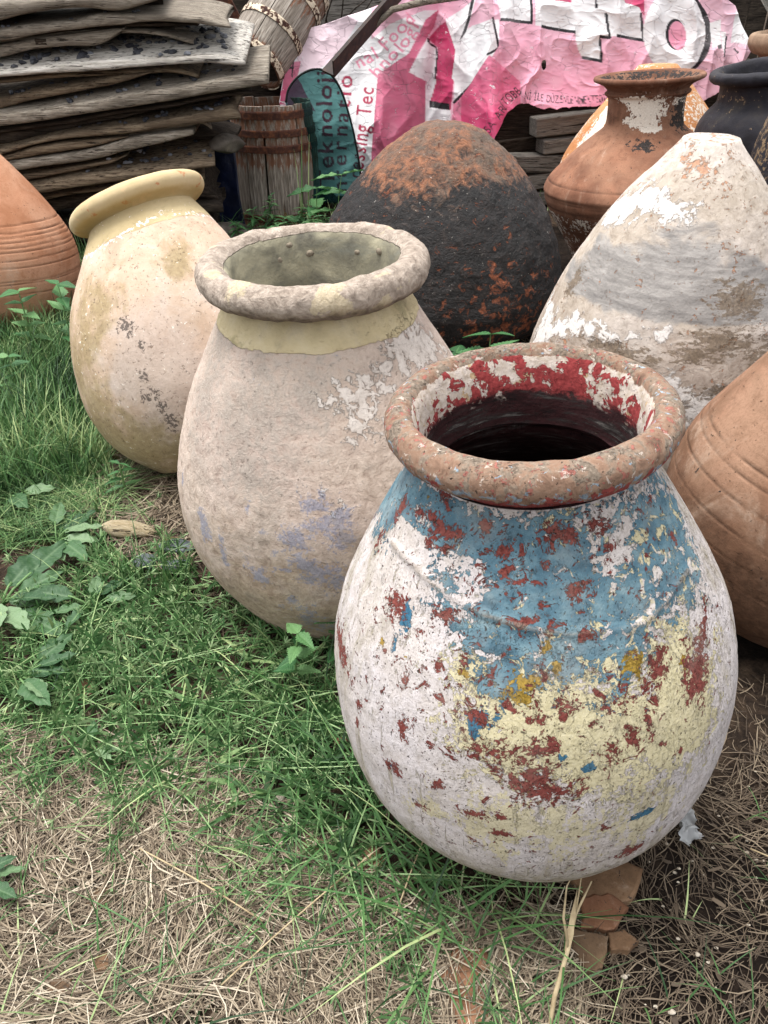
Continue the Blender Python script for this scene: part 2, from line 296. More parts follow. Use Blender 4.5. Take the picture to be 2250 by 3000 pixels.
D['paint']={
 'front':{'blue': (((-110.5,0.837),(-108.0,0.768),(-93.0,0.777),(-68.0,0.804),(-53.2,0.801),(-44.5,0.786),(-41.5,0.775),(-33.3,0.755),(-25.5,0.728),(-19.0,0.711),(-19.0,0.668),(-14.0,0.668),(-8.2,0.686),(-3.7,0.699),(-0.8,0.686),(4.8,0.699),(10.2,0.702),(11.0,0.675),(16.2,0.664),(22.0,0.679),(27.5,0.708),(35.8,0.722),(44.2,0.722),(50.2,0.704),(60.5,0.71),(67.2,0.777),(73.8,0.841),(76.8,0.864)),),'noblue': (((-71.8,0.819),(-57.8,0.846),(-49.5,0.832),(-37.5,0.821),(-32.8,0.819),(-24.3,0.822),(-22.2,0.797),(-26.5,0.782),(-33.5,0.799),(-49.0,0.804),(-62.0,0.808)),((15.0,0.861),(27.0,0.864),(35.0,0.859),(28.8,0.833),(22.2,0.804),(17.0,0.81),(18.0,0.837))),'cream': (((-26.0,0.722),(-16.0,0.713),(7.5,0.711),(23.0,0.681),(42.0,0.728),(45.0,0.61),(43.5,0.553),(35.8,0.508),(27.2,0.491),(5.0,0.54),(-21.2,0.56),(-24.3,0.624)),),'cream2': (((-46.5,0.397),(-21.2,0.539),(27.2,0.473),(37.0,0.391),(21.8,0.328),(-14.8,0.333),(-33.3,0.368)),((-45.5,0.892),(-11.0,0.908),(17.5,0.908),(8.2,0.886),(-6.0,0.897),(-12.7,0.875),(-20.0,0.881))),'redp': (((11.8,0.639),(13.8,0.655),(22.5,0.673),(30.2,0.702),(33.0,0.695),(30.2,0.657),(26.5,0.641),(23.3,0.63),(17.8,0.637)),((34.8,0.631),(34.0,0.651),(40.5,0.671),(48.5,0.691),(57.2,0.701),(44.2,0.602),(40.2,0.577),(35.2,0.597)),((-15.8,0.52),(-10.5,0.559),(-3.5,0.571),(-1.5,0.535),(3.0,0.528),(3.0,0.499),(-4.0,0.484),(-8.5,0.488),(-11.2,0.515)),((-23.5,0.571),(-20.2,0.591),(-14.8,0.602),(-12.0,0.582),(-14.5,0.56),(-20.0,0.562)),((-94.5,0.573),(-78.8,0.606),(-66.5,0.57),(-63.0,0.544),(-70.2,0.537),(-79.5,0.55))),'redb': ((-42.0,0.564,0.008,0.016),(-41.2,0.542,0.008,0.008),(-33.0,0.56,0.008,0.005),(-30.5,0.484,0.011,0.014),(-44.5,0.46,0.014,0.011),(-22.0,0.446,0.021,0.008),(-14.5,0.411,0.02,0.008),(19.0,0.311,0.026,0.011),(17.2,0.586,0.01,0.017),(-6.8,0.635,0.011,0.007),(1.8,0.655,0.012,0.012),(-6.8,0.59,0.011,0.011),(-2.8,0.599,0.009,0.009),(-21.5,0.633,0.014,0.009),(-36.0,0.402,0.012,0.007),(-15.0,0.455,0.009,0.007),(-59.5,0.526,0.007,0.011),(-60.0,0.482,0.007,0.01),(-55.0,0.73,0.016,0.023),(-36.0,0.752,0.016,0.01),(-43.8,0.642,0.005,0.016),(-43.0,0.715,0.007,0.007),(21.8,0.608,0.006,0.021),(11.5,0.577,0.01,0.015),(29.8,0.522,0.007,0.007),(-27.0,0.702,0.005,0.01),(-34.2,0.682,0.007,0.009),(-51.2,0.555,0.004,0.009),(-4.8,0.555,0.01,0.007),(-76.0,0.843,0.008,0.018),(-62.8,0.859,0.02,0.008),(-53.5,0.866,0.011,0.008),(-44.0,0.857,0.025,0.012),(-38.0,0.859,0.012,0.009),(-50.8,0.837,0.009,0.007),(-42.0,0.839,0.008,0.006),(-79.5,0.784,0.008,0.017),(-17.5,0.855,0.011,0.011),(-15.3,0.83,0.011,0.014),(-12.0,0.817,0.009,0.006),(0.8,0.879,0.015,0.009),(6.2,0.873,0.01,0.011),(20.2,0.879,0.015,0.009),(-27.2,0.881,0.008,0.01),(-51.2,0.904,0.01,0.009),(-56.0,0.737,0.015,0.017),(42.2,0.868,0.006,0.01),(24.8,0.844,0.01,0.007),(6.5,0.801,0.01,0.01),(-47.2,0.859,0.009,0.009),(-103.2,0.755,0.004,0.011),(53.0,0.87,0.01,0.007),(55.0,0.801,0.005,0.009)),'mustb': ((-8.2,0.686,0.022,0.013),(-9.5,0.664,0.017,0.013),(20.8,0.688,0.013,0.018),(-3.2,0.735,0.007,0.007),(-0.5,0.708,0.006,0.006),(37.0,0.661,0.007,0.012),(-55.8,0.668,0.005,0.012),(-45.5,0.67,0.006,0.006),(-26.5,0.684,0.006,0.006),(-14.0,0.673,0.008,0.008),(-33.8,0.464,0.005,0.005),(-8.2,0.519,0.007,0.007)),'blub': ((-49.5,0.726,0.009,0.02),(-50.8,0.682,0.004,0.015),(-20.7,0.63,0.015,0.013),(-21.7,0.608,0.006,0.011),(-16.5,0.631,0.007,0.008),(6.0,0.555,0.007,0.007),(-0.2,0.577,0.007,0.005),(22.0,0.621,0.005,0.005),(19.8,0.42,0.02,0.006),(-5.8,0.546,0.006,0.006),(-45.5,0.459,0.008,0.006))},
 'middle':{'white': (((43.0,0.851),(71.0,0.851),(80.5,0.805),(99.8,0.683),(75.8,0.746),(49.2,0.754),(35.2,0.75),(27.5,0.698),(26.2,0.656),(13.5,0.647),(12.8,0.681),(11.8,0.722),(6.8,0.726),(1.2,0.746),(8.2,0.78),(12.8,0.806),(27.2,0.823)),),'white2': (((-2.8,0.651),(13.2,0.639),(22.2,0.596),(13.8,0.501),(6.0,0.523),(-3.5,0.572)),),'yellow': (((-72.8,0.842),(-45.0,0.842),(-13.0,0.842),(8.2,0.85),(22.0,0.842),(43.8,0.857),(73.8,0.857),(89.2,0.874),(28.2,0.913),(-5.5,0.913),(-40.8,0.908),(-90.0,0.866)),),'blub': ((0.2,0.534,0.055,0.044),(3.0,0.491,0.066,0.055),(6.5,0.458,0.044,0.044),(-46.0,0.418,0.033,0.066),(-37.0,0.351,0.015,0.077),(-25.2,0.51,0.011,0.024),(-9.8,0.45,0.05,0.038),(-6.8,0.377,0.066,0.033),(-1.0,0.353,0.066,0.044),(-23.5,0.324,0.044,0.044),(3.8,0.324,0.044,0.044),(-9.0,0.174,0.066,0.066),(-2.5,0.128,0.066,0.066),(-12.7,0.255,0.022,0.022),(-63.8,0.488,0.011,0.033),(-16.2,0.411,0.018,0.018),(-19.2,0.461,0.015,0.015),(-13.5,0.36,0.033,0.015),(-7.2,0.429,0.033,0.022)),'greyb': ((-61.8,0.821,0.06,0.1),(-26.5,0.808,0.03,0.06),(-25.7,0.591,0.07,0.05),(-9.8,0.713,0.05,0.06),(-23.0,0.715,0.12,0.12),(-58.7,0.73,0.06,0.12),(-0.2,0.76,0.08,0.08))},
 'left':{'olb': ((-23.2,0.614,0.066,0.088),(-40.0,0.526,0.055,0.176),(-54.0,0.436,0.055,0.154),(-48.5,0.205,0.143,0.11),(-31.5,0.13,0.165,0.099),(-39.5,0.344,0.066,0.11),(-19.0,0.094,0.132,0.066),(-23.5,0.678,0.033,0.044),(27.5,0.706,0.044,0.055)),'blkb': ((-9.2,0.528,0.032,0.034),(-4.0,0.455,0.014,0.022),(-6.8,0.361,0.018,0.03),(-10.2,0.295,0.018,0.024),(-5.0,0.295,0.024,0.034),(-3.5,0.25,0.022,0.024),(-1.8,0.197,0.026,0.04),(-8.8,0.492,0.01,0.016),(2.5,0.712,0.01,0.01)),'greyb': ((4.2,0.409,0.17,0.17),(3.2,0.302,0.15,0.12),(-5.5,0.186,0.1,0.12),(-13.5,0.362,0.08,0.12)),'yellow': (((-48.5,0.875),(-15.3,0.875),(13.2,0.885),(37.8,0.885),(75.2,0.886),(93.7,0.924),(48.0,0.937),(3.2,0.937),(-64.0,0.886)),)},
 'white':{'orangep': (((-67.7,1.054),(-53.8,1.089),(30.0,1.1),(46.2,1.047),(16.5,1.005),(-19.5,0.99),(-40.0,1.012)),),'greyp': (((-94.7,0.692),(-48.0,0.873),(-7.0,0.89),(10.8,0.822),(-16.7,0.719),(-56.0,0.652),(-78.8,0.615)),),'whitep': (((-98.0,0.542),(-52.0,0.602),(-21.2,0.608),(-27.5,0.56),(-59.8,0.522),(-93.8,0.372)),((-25.5,0.507),(-11.0,0.507),(5.5,0.408),(3.2,0.331),(-12.7,0.357),(-23.8,0.45)),((-115.2,0.877),(-73.2,1.009),(-16.0,0.963),(-20.0,0.915),(-60.2,0.899),(-93.0,0.811))),'dirtb': ((-81.5,0.657,0.021,0.045),(2.5,0.593,0.075,0.03),(-8.2,0.551,0.06,0.021),(10.5,0.71,0.06,0.045),(1.2,0.439,0.045,0.015),(-13.5,0.388,0.045,0.018),(-40.2,0.525,0.09,0.021),(21.2,0.467,0.045,0.09))},
}
D['fit']={
 'front':(0.324,1.083,-0.095,0.013,0.908,0.109,0.25,0.347,0.381,0.355,0.266,0.182,0.201,0.034,0.057),
 'middle':(-0.125,1.889,-0.049,-0.012,0.936,0.321,0.374,0.429,0.435,0.381,0.281,0.193,0.249,0.033,0.024),
 'left':(-0.653,2.566,-0.248,0.362,0.937,0.21,0.313,0.385,0.397,0.353,0.274,0.191,0.216,0.036,0.043),
 'farleft':(-2.116,4.127,0.021,0.105,0.86,0.363,0.397,0.443,0.428,0.336,0.204,0.088),
 'dome':(0.27,3.984,0.036,-0.022,0.983,0.382,0.579,0.636,0.593,0.469,0.287,0.139),
 'white':(1.067,2.775,-0.002,-0.03,1.1,0.542,0.536,0.515,0.461,0.37,0.24,0.095),
 'rightedge':(1.134,1.736,0.161,-0.02,0.89,0.331,0.37,0.394,0.39,0.326,0.234,0.11),
 'amphora':(1.502,4.727,-0.064,0.022,1.094,0.274,0.322,0.402,0.51,0.531,0.466,0.238,0.184,0.26),
 'orange':(1.83,5.764,-0.039,0.02,1.052,0.767,0.715,0.66,0.58,0.456,0.282,0.132),
}
# ---------------------------------------------------------------- jar materials
def mat_front():
    m=M('peeling_painted_plaster',.9,.15)
    nA=m.noise(20,8,.68,.7); nB=m.noise(60,8,.7,.5); nC=m.noise(165,5,.65); nL=m.noise(4,5,.6); nX=addh(m,(nA,.42),(nB,.33),(nC,.25)); grain=m.noise(270,4,.6)
    nY=addh(m,(m.noise(26,8,.7,.6,m.scale(1,1,1,loc=(7,2,5))),.55),(m.noise(100,6,.7,.3,m.scale(1,1,1,loc=(2,8,1))),.45))
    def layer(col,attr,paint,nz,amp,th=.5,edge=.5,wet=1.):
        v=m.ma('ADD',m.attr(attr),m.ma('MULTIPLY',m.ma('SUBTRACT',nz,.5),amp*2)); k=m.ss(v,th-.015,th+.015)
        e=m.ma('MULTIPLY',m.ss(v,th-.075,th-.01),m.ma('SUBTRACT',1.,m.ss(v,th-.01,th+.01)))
        col=m.mix(m.ma('MULTIPLY',e,edge),col,srgb('#6d6254')); return m.mix(m.ma('MULTIPLY',k,wet),col,paint),k  # dark rim outside each chip: dirt plus the paint lip's shadow, painted in
    col=m.ramp(nB,(.22,'#958b84'),(.38,'#bfb7b4'),(.52,'#cdc6c6'),(.75,'#dad4d5')); col=m.mix(m.ss(nL,.42,.62,0,.5),col,m.ramp(nB,(.3,'#b3a89d'),(.7,'#d2c9c0')))
    col=m.mix(m.ss(grain,.48,.70,0,.45),col,srgb('#8b817a'))
    st=m.noise(9,7,.7,.3,m.scale(3,3,.45)); scr=m.ss(m.noise(7,6,.7,.25,m.scale(9,9,.7,loc=(2,1,7))),.60,.66); col=m.mix(m.ma('MULTIPLY',scr,.55),col,srgb('#a79d80'))
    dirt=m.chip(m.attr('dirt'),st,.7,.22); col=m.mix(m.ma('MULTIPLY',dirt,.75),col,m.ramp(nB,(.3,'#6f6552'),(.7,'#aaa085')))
    cream=m.ramp(nC,(.25,'#a89e7c'),(.5,'#c5bb98'),(.78,'#d2caac'))
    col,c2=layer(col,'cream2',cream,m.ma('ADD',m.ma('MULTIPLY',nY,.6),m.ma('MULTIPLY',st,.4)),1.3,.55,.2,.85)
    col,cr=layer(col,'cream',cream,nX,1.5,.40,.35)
    under=col
    bluec=m.ramp(m.noise(26,7,.65),(.28,'#3d5866'),(.45,'#557381'),(.6,'#6d8993'),(.75,'#91a4a8'))
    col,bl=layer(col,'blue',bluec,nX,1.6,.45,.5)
    fk=m.ss(m.ma('ADD',m.noise(48,8,.72,.6,m.scale(1,1,.8,loc=(4,4,4))),m.ma('MULTIPLY',m.attr('fleck'),.11)),.655,.67); col=m.mix(m.ma('MULTIPLY',fk,bl),col,m.mix(m.ss(nA,.45,.55),under,cream))
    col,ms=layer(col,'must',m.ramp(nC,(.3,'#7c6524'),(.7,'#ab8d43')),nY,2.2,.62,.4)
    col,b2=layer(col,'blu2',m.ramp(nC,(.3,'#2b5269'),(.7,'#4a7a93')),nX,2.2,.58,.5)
    redc=m.ramp(nC,(.25,'#552a27'),(.5,'#763c37'),(.75,'#8f554c'))
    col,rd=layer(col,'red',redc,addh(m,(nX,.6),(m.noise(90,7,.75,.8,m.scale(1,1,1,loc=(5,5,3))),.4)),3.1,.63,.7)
    frv=m.ma('ADD',m.noise(44,8,.74,.6,m.scale(1,1,1,loc=(3,7,1))),m.ma('MULTIPLY',m.attr('chips'),.13)); fr=m.ss(frv,.69,.70); col=m.mix(m.ma('MULTIPLY',m.ss(frv,.675,.69),.6),col,srgb('#6d6254')); col=m.mix(fr,col,redc)  # red flakes get the same painted dirt-and-shadow outline
    fb=m.ss(m.noise(70,6,.7,.3,m.scale(1,1,.7,loc=(9,2,4))),.66,.69); col=m.mix(m.ma('MULTIPLY',fb,.8),col,m.ramp(nC,(.3,'#6f6656'),(.7,'#a1957f')))
    pit=m.ss(m.noise(150,3,.5,0,m.scale(1,1,1,loc=(1,5,2))),.66,.72); col=m.mix(m.ma('MULTIPLY',pit,.85),col,srgb('#453d37'))
    col=m.mix(m.ss(m.noise(12,6,.7),.45,.75,0,.28),col,srgb('#a79c8f'))
    rope=m.ss(m.attr('rope'),.25,.8); col=m.mix(m.ma('MULTIPLY',rope,m.ss(nA,.35,.6,0,.75)),col,m.ramp(nB,(.3,'#75695d'),(.7,'#a89c8f')))
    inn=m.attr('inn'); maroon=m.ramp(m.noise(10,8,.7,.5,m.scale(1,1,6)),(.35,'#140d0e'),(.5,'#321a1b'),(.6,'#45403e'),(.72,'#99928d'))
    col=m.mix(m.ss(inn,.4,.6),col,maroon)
    h=addh(m,(grain,.25),(nB,.6),(nL,.6),(bl,.6),(cr,.45),(fk,-.4),(rd,-.9),(fr,-.9),(pit,-.9),(fb,-.4),(ms,-.5),(b2,-.5),(scr,-.3))
    return m.done(col,h,.0048,1.)
def mat_front_rim():
    m=M('worn_painted_rim',.88)
    n1=m.noise(30,7,.65,.5); n2=m.noise(70,6,.65,.4,m.scale(1,1,1,loc=(5,1,2))); n3=m.noise(160,4,.6); nl=m.noise(12,6,.6)
    col=m.ramp(n1,(.28,'#5a463a'),(.45,'#856a58'),(.62,'#a58873'),(.8,'#bda796'))
    li=m.chip(m.attr('top'),n1,1.4,.2); col=m.mix(m.ma('MULTIPLY',li,.9),col,m.ramp(n3,(.3,'#4d463d'),(.6,'#7f7467'),(.8,'#a39786')))
    pk=m.ss(n2,.58,.61); col=m.mix(m.ma('MULTIPLY',pk,.7),col,srgb('#98574f')); wf=m.ss(m.noise(52,7,.72,.5,m.scale(1,1,1,loc=(9,9,4))),.60,.62); col=m.mix(m.ma('MULTIPLY',wf,.7),col,srgb('#c3b6ab'))
    bl=m.chip(m.attr('low'),m.noise(60,6,.65,.4,m.scale(1,1,1,loc=(2,9,3))),1.8,.03,.54); col=m.mix(m.ma('MULTIPLY',bl,.85),col,m.ramp(n3,(.3,'#6c8497'),(.7,'#9fb0ba')))
    rd=m.chip(m.attr('low'),m.noise(40,7,.65,.5,m.scale(1,1,1,loc=(7,3,8))),1.7,.03,.56); col=m.mix(rd,col,m.ramp(n3,(.3,'#7c3a37'),(.7,'#a5524b')))
    # throat: white ground, red paint
    thr=m.chip(m.attr('throat'),n1,.7,.05)
    white=m.ramp(n2,(.3,'#a3937f'),(.6,'#d0c4ba')); tanp=m.ss(m.noise(26,6,.6,.4,m.scale(1,1,1,loc=(4,4,9))),.60,.62)
    white=m.mix(tanp,white,m.ramp(n3,(.3,'#9a8063'),(.7,'#c9b08f')))
    red=m.chip(m.attr('tred'),m.ma('ADD',m.ma('MULTIPLY',n1,.6),m.ma('MULTIPLY',nl,.4)),1.7,.02)
    white=m.mix(red,white,m.ramp(n3,(.3,'#742a2b'),(.6,'#9a4040'),(.85,'#a85650')))
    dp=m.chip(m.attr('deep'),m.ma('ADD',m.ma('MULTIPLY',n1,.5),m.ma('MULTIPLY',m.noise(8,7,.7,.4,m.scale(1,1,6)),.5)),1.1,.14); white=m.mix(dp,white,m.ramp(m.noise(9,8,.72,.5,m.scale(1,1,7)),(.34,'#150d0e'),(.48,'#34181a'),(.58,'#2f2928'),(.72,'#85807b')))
    col=m.mix(thr,col,white)
    pit=m.ss(m.noise(130,3,.5,0,m.scale(1,1,1,loc=(1,5,2))),.67,.73); col=m.mix(pit,col,srgb('#4c4038'))
    h=addh(m,(n3,.4),(n1,.9),(pit,-.7),(rd,.3),(red,.4),(pk,.2))
    return m.done(col,h,.0035,.9)
def mat_middle():
    m=M('bleached_lime_plaster',.92,.15)
    n1=m.noise(10,7,.62,.4); n2=m.noise(45,7,.66,.3); n3=m.noise(170,4,.6); n0=m.noise(3,5,.6)
    col=m.ramp(n2,(.25,'#86766a'),(.40,'#b3a294'),(.58,'#c6b6a8'),(.8,'#d6c9bd'))
    col=m.mix(m.ss(n0,.35,.65,0,.6),col,m.ramp(n2,(.3,'#a8948a'),(.7,'#cfbdb3')))
    gr=m.chip(m.attr('grey'),n2,.9,.25); col=m.mix(m.ma('MULTIPLY',gr,.65),col,m.ramp(n3,(.3,'#736d66'),(.7,'#a29a90')))
    br=m.chip(m.attr('low'),n1,.9,.3); col=m.mix(m.ma('MULTIPLY',br,.6),col,m.ramp(n2,(.3,'#7c6750'),(.7,'#b29c80')))
    wh=m.chip(m.attr('white'),m.ma('ADD',m.ma('MULTIPLY',n1,.45),m.ma('MULTIPLY',n2,.55)),1.1,.025)
    col=m.mix(m.ma('MULTIPLY',wh,.85),col,m.ramp(n2,(.25,'#a59b92'),(.5,'#cbc2ba'),(.8,'#dbd4cd')))
    bl=m.chip(m.attr('blu'),addh(m,(m.noise(14,8,.7,.6),.4),(n2,.3),(m.noise(110,5,.7),.3)),2.2,.12,.55); col=m.mix(m.ma('MULTIPLY',bl,.55),col,m.ramp(n3,(.3,'#58698f'),(.7,'#8694b0')))
    ye=m.chip(m.attr('yel'),n1,.35,.02); yc=m.ramp(m.noise(9,5,.6),(.3,'#aa9b7b'),(.5,'#c4b591'),(.7,'#d0c3a5'))
    yc=m.mix(m.ss(m.noise(14,6,.6,0,m.scale(1,1,1,loc=(2,2,2))),.56,.66,0,.7),yc,srgb('#99906f')); col=m.mix(ye,col,yc)
    sp=m.ss(m.ma('ADD',m.noise(95,5,.72,0,m.scale(1,1,1,loc=(1,5,2))),m.ma('MULTIPLY',n0,.2)),.68,.86); col=m.mix(m.ma('MULTIPLY',sp,m.ss(ye,0,1,.55,.2)),col,srgb('#6b6056')); col=m.mix(m.ss(m.noise(5,8,.72,.5,m.scale(1,1,.8,loc=(3,3,6))),.50,.68,0,.5),col,m.ramp(n2,(.3,'#857b72'),(.7,'#a89d92')))
    
    h=addh(m,(n3,.35),(n2,1.1),(n1,.6),(wh,.8),(ye,.5),(sp,-.4))
    return m.done(col,h,.0045,1.)
def mat_middle_rim():
    m=M('lichen_crusted_rim',.93,.12)
    n1=m.noise(12,7,.62,.5); n2=m.noise(48,8,.68,.5); n3=m.noise(170,4,.6); n4=m.noise(8,6,.6,.5,m.scale(1,1,1,loc=(6,1,2)))
    col=m.ramp(n2,(.25,'#665a50'),(.42,'#93867a'),(.58,'#b0a295'),(.8,'#c6b9ac'))
    col=m.mix(m.ss(n4,.57,.60,0,.75),col,m.ramp(n3,(.3,'#b5a587'),(.7,'#cfc1a5')))
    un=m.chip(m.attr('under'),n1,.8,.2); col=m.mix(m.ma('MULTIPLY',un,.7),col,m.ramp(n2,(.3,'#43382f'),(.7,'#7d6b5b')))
    ins=m.chip(m.attr('inn'),n1,.5,.05)
    ic=m.ramp(n4,(.3,'#5d5a52'),(.48,'#8b8673'),(.65,'#b3ab92')); ic=m.mix(m.ss(m.noise(6,6,.62,.4,m.scale(1,1,3,loc=(3,8,1))),.5,.66,0,.75),ic,srgb('#77776d'))  # inner wall tones darkened, painting in the shade inside the mouth
    col=m.mix(ins,col,ic)
    h=addh(m,(n3,.3),(n2,1.0),(n1,.8)); return m.done(col,m.ma('MULTIPLY',h,m.ss(ins,0,1,1,.35)),.008,1.)
def mat_left(rim=False):
    m=M('ochre_slip_on_plaster' if not rim else 'ochre_slip_rim',.88,.2)
    n1=m.noise(9,7,.6,.4); n2=m.noise(60,6,.65,.3); n3=m.noise(190,4,.6); n0=m.noise(3.2,5,.6)
    if not rim:
        col=m.ramp(n1,(.3,'#a8917c'),(.5,'#c4ad98'),(.7,'#d3c1b0'))
        col=m.mix(m.ss(n0,.4,.65,0,.5),col,srgb('#cdb09a'))
        gy=m.chip(m.attr('grey'),n1,.7,.3); col=m.mix(m.ma('MULTIPLY',gy,.55),col,m.ramp(n2,(.3,'#958b85'),(.7,'#bdb2ab')))
        ol=m.chip(m.attr('oliv'),m.noise(14,7,.65,.3,m.scale(1,1,.6)),1.0,.3); col=m.mix(m.ma('MULTIPLY',ol,.72),col,m.ramp(n2,(.3,'#77663f'),(.7,'#a5946a')))
        bk=m.chip(m.attr('blk'),m.noise(90,4,.7),1.6,.12); col=m.mix(m.ma('MULTIPLY',bk,.8),col,srgb('#403a37'))
        sp=m.ss(m.noise(75,5,.72),.58,.70); col=m.mix(m.ma('MULTIPLY',sp,.65),col,srgb('#65523f'))
        ye=m.chip(m.attr('yel'),n1,.45,.04)
        col=m.mix(ye,col,m.ramp(n0,(.3,'#aa9872'),(.6,'#c2b08a'),(.8,'#d0c1a0')))
        fl=m.ma('MULTIPLY',m.chip(m.attr('flake'),n2,1.6,.03),1.); col=m.mix(fl,col,srgb('#e9e2d6'))
        strk=m.ss(m.noise(5,5,.6,.2,m.scale(8,8,.5)),.58,.7); col=m.mix(m.ma('MULTIPLY',strk,m.ma('MULTIPLY',m.attr('side'),.5)),col,srgb('#8d8267'))
        h=addh(m,(n3,.4),(n2,.7),(n1,.4),(ye,.6),(fl,.3),(sp,-.5))
        return m.done(col,h,.003,.8)
    col=m.ramp(n0,(.3,'#a8946c'),(.5,'#c2ae88'),(.7,'#d1c0a0'))
    col=m.mix(m.ss(n1,.55,.62,0,.5),col,srgb('#d9b88f'))
    rp=m.ma('MULTIPLY',m.ss(m.noise(18,5,.6,.3,m.scale(1,1,1,loc=(2,6,2))),.62,.64),m.attr('topf')); col=m.mix(m.ma('MULTIPLY',rp,.8),col,srgb('#b87a55'))
    un=m.chip(m.attr('under'),n1,.7,.25); col=m.mix(m.ma('MULTIPLY',un,.45),col,srgb('#9b8040'))
    h=addh(m,(n3,.3),(n2,.4),(n1,.4)); return m.done(col,h,.0025,.7)
def mat_clay(name,c,dark,pale,spots=.5,pale_amt=.3,streak=0.,rough=.88,spotcol='#3a2a20',sc=1.):
    """fired clay: c mid tone, dark stain, pale bloom; grooves via attr 'gro'"""
    m=M(name,rough,.2)
    n1=m.noise(7*sc,7,.6,.4); n2=m.noise(50*sc,6,.65,.3); n3=m.noise(180*sc,4,.6); n0=m.noise(2.6*sc,5,.6,.3)
    col=m.mix(m.ss(n1,.3,.7),srgb(dark),srgb(c)); col=m.mix(m.ss(n0,.42,.62,0,pale_amt),col,srgb(pale))
    col=m.mix(m.ss(n3,.45,.75,0,.45),col,srgb(dark)); col=m.mix(m.ss(m.noise(16*sc,7,.72,.5,m.scale(1,1,.8,loc=(4,9,2))),.52,.68,0,.55),col,srgb(dark))
    if streak: col=m.mix(m.ma('MULTIPLY',m.ss(m.noise(6,6,.65,.3,m.scale(1,1,7)),.5,.7),streak),col,srgb(dark))
    sp=m.ss(m.noise(85*sc,4,.6,0,m.scale(1,1,1,loc=(5,5,1))),.66,.70); col=m.mix(m.ma('MULTIPLY',sp,spots),col,srgb(spotcol))
    g=m.attr('gro'); col=m.mix(m.ma('MULTIPLY',g,.75),col,srgb(spotcol))
    col=m.mix(m.ss(m.noise(4*sc,8,.72,.6,m.scale(1,1,.6,loc=(6,2,9))),.54,.70,0,.5),col,m.ramp(n2,(.3,pale),(.7,'#c9b8a6')))
    st=m.chip(m.attr('stain'),n1,1.,.25); col=m.mix(m.ma('MULTIPLY',st,.8),col,m.ramp(n2,(.3,spotcol),(.7,dark)))
    fl=m.chip(m.attr('flake'),m.ma('ADD',m.ma('MULTIPLY',n1,.4),m.ma('MULTIPLY',n2,.6)),1.5,.025); col=m.mix(fl,col,m.ramp(n3,(.3,'#cbbdad'),(.7,'#e6dcd0')))
    bk=m.chip(m.attr('tar'),n2,1.5,.05); col=m.mix(bk,col,m.ramp(n3,(.3,'#15110f'),(.7,'#4a4340')))
    h=addh(m,(n3,.35),(n2,.7),(n1,.5),(sp,-.5),(fl,.5)); return m.done(col,h,.0028,.8)
def mat_dome():
    m=M('charred_clay_crust',.68,.45)
    n1=m.noise(6,8,.66,.5); n2=m.noise(24,8,.7,.6); n3=m.noise(90,5,.65); nv=m.noise(40,5,.7,.4,m.scale(1,1,2.2))
    char=m.ramp(n2,(.3,'#080707'),(.48,'#110e0e'),(.6,'#231d1b'),(.75,'#4d413b'))
    clay=m.ramp(n2,(.3,'#32241c'),(.45,'#644533'),(.6,'#935f40'),(.75,'#8a6c54'))
    clay=m.mix(m.ss(n1,.46,.60,0,.7),clay,m.ramp(n3,(.3,'#3d352e'),(.7,'#6f6355')))
    bare=m.chip(m.attr('bare'),m.ma('ADD',m.ma('MULTIPLY',n1,.5),m.ma('MULTIPLY',n2,.5)),1.25,.2)
    col=m.mix(bare,char,clay)
    rs=m.ss(m.ma('ADD',m.noise(20,8,.7,.6,m.scale(1,1,1.3,loc=(3,3,3))),m.ma('ADD',m.ma('MULTIPLY',m.attr('rusty'),.09),m.ma('MULTIPLY',m.noise(2.2,3,.6),.12))),.655,.72); col=m.mix(m.ma('MULTIPLY',rs,.85),col,m.ramp(n3,(.35,'#5c2f1c'),(.65,'#a25a35')))
    w=m.ss(m.noise(70,4,.7,.2,m.scale(1,1,1,loc=(8,1,4))),.665,.70); col=m.mix(m.ma('MULTIPLY',w,.8),col,srgb('#b9b3aa'))
    h=addh(m,(n2,1.2),(n3,.9),(nv,.5),(n1,.7),(rs,-.5)); return m.done(col,h,.011,1.)
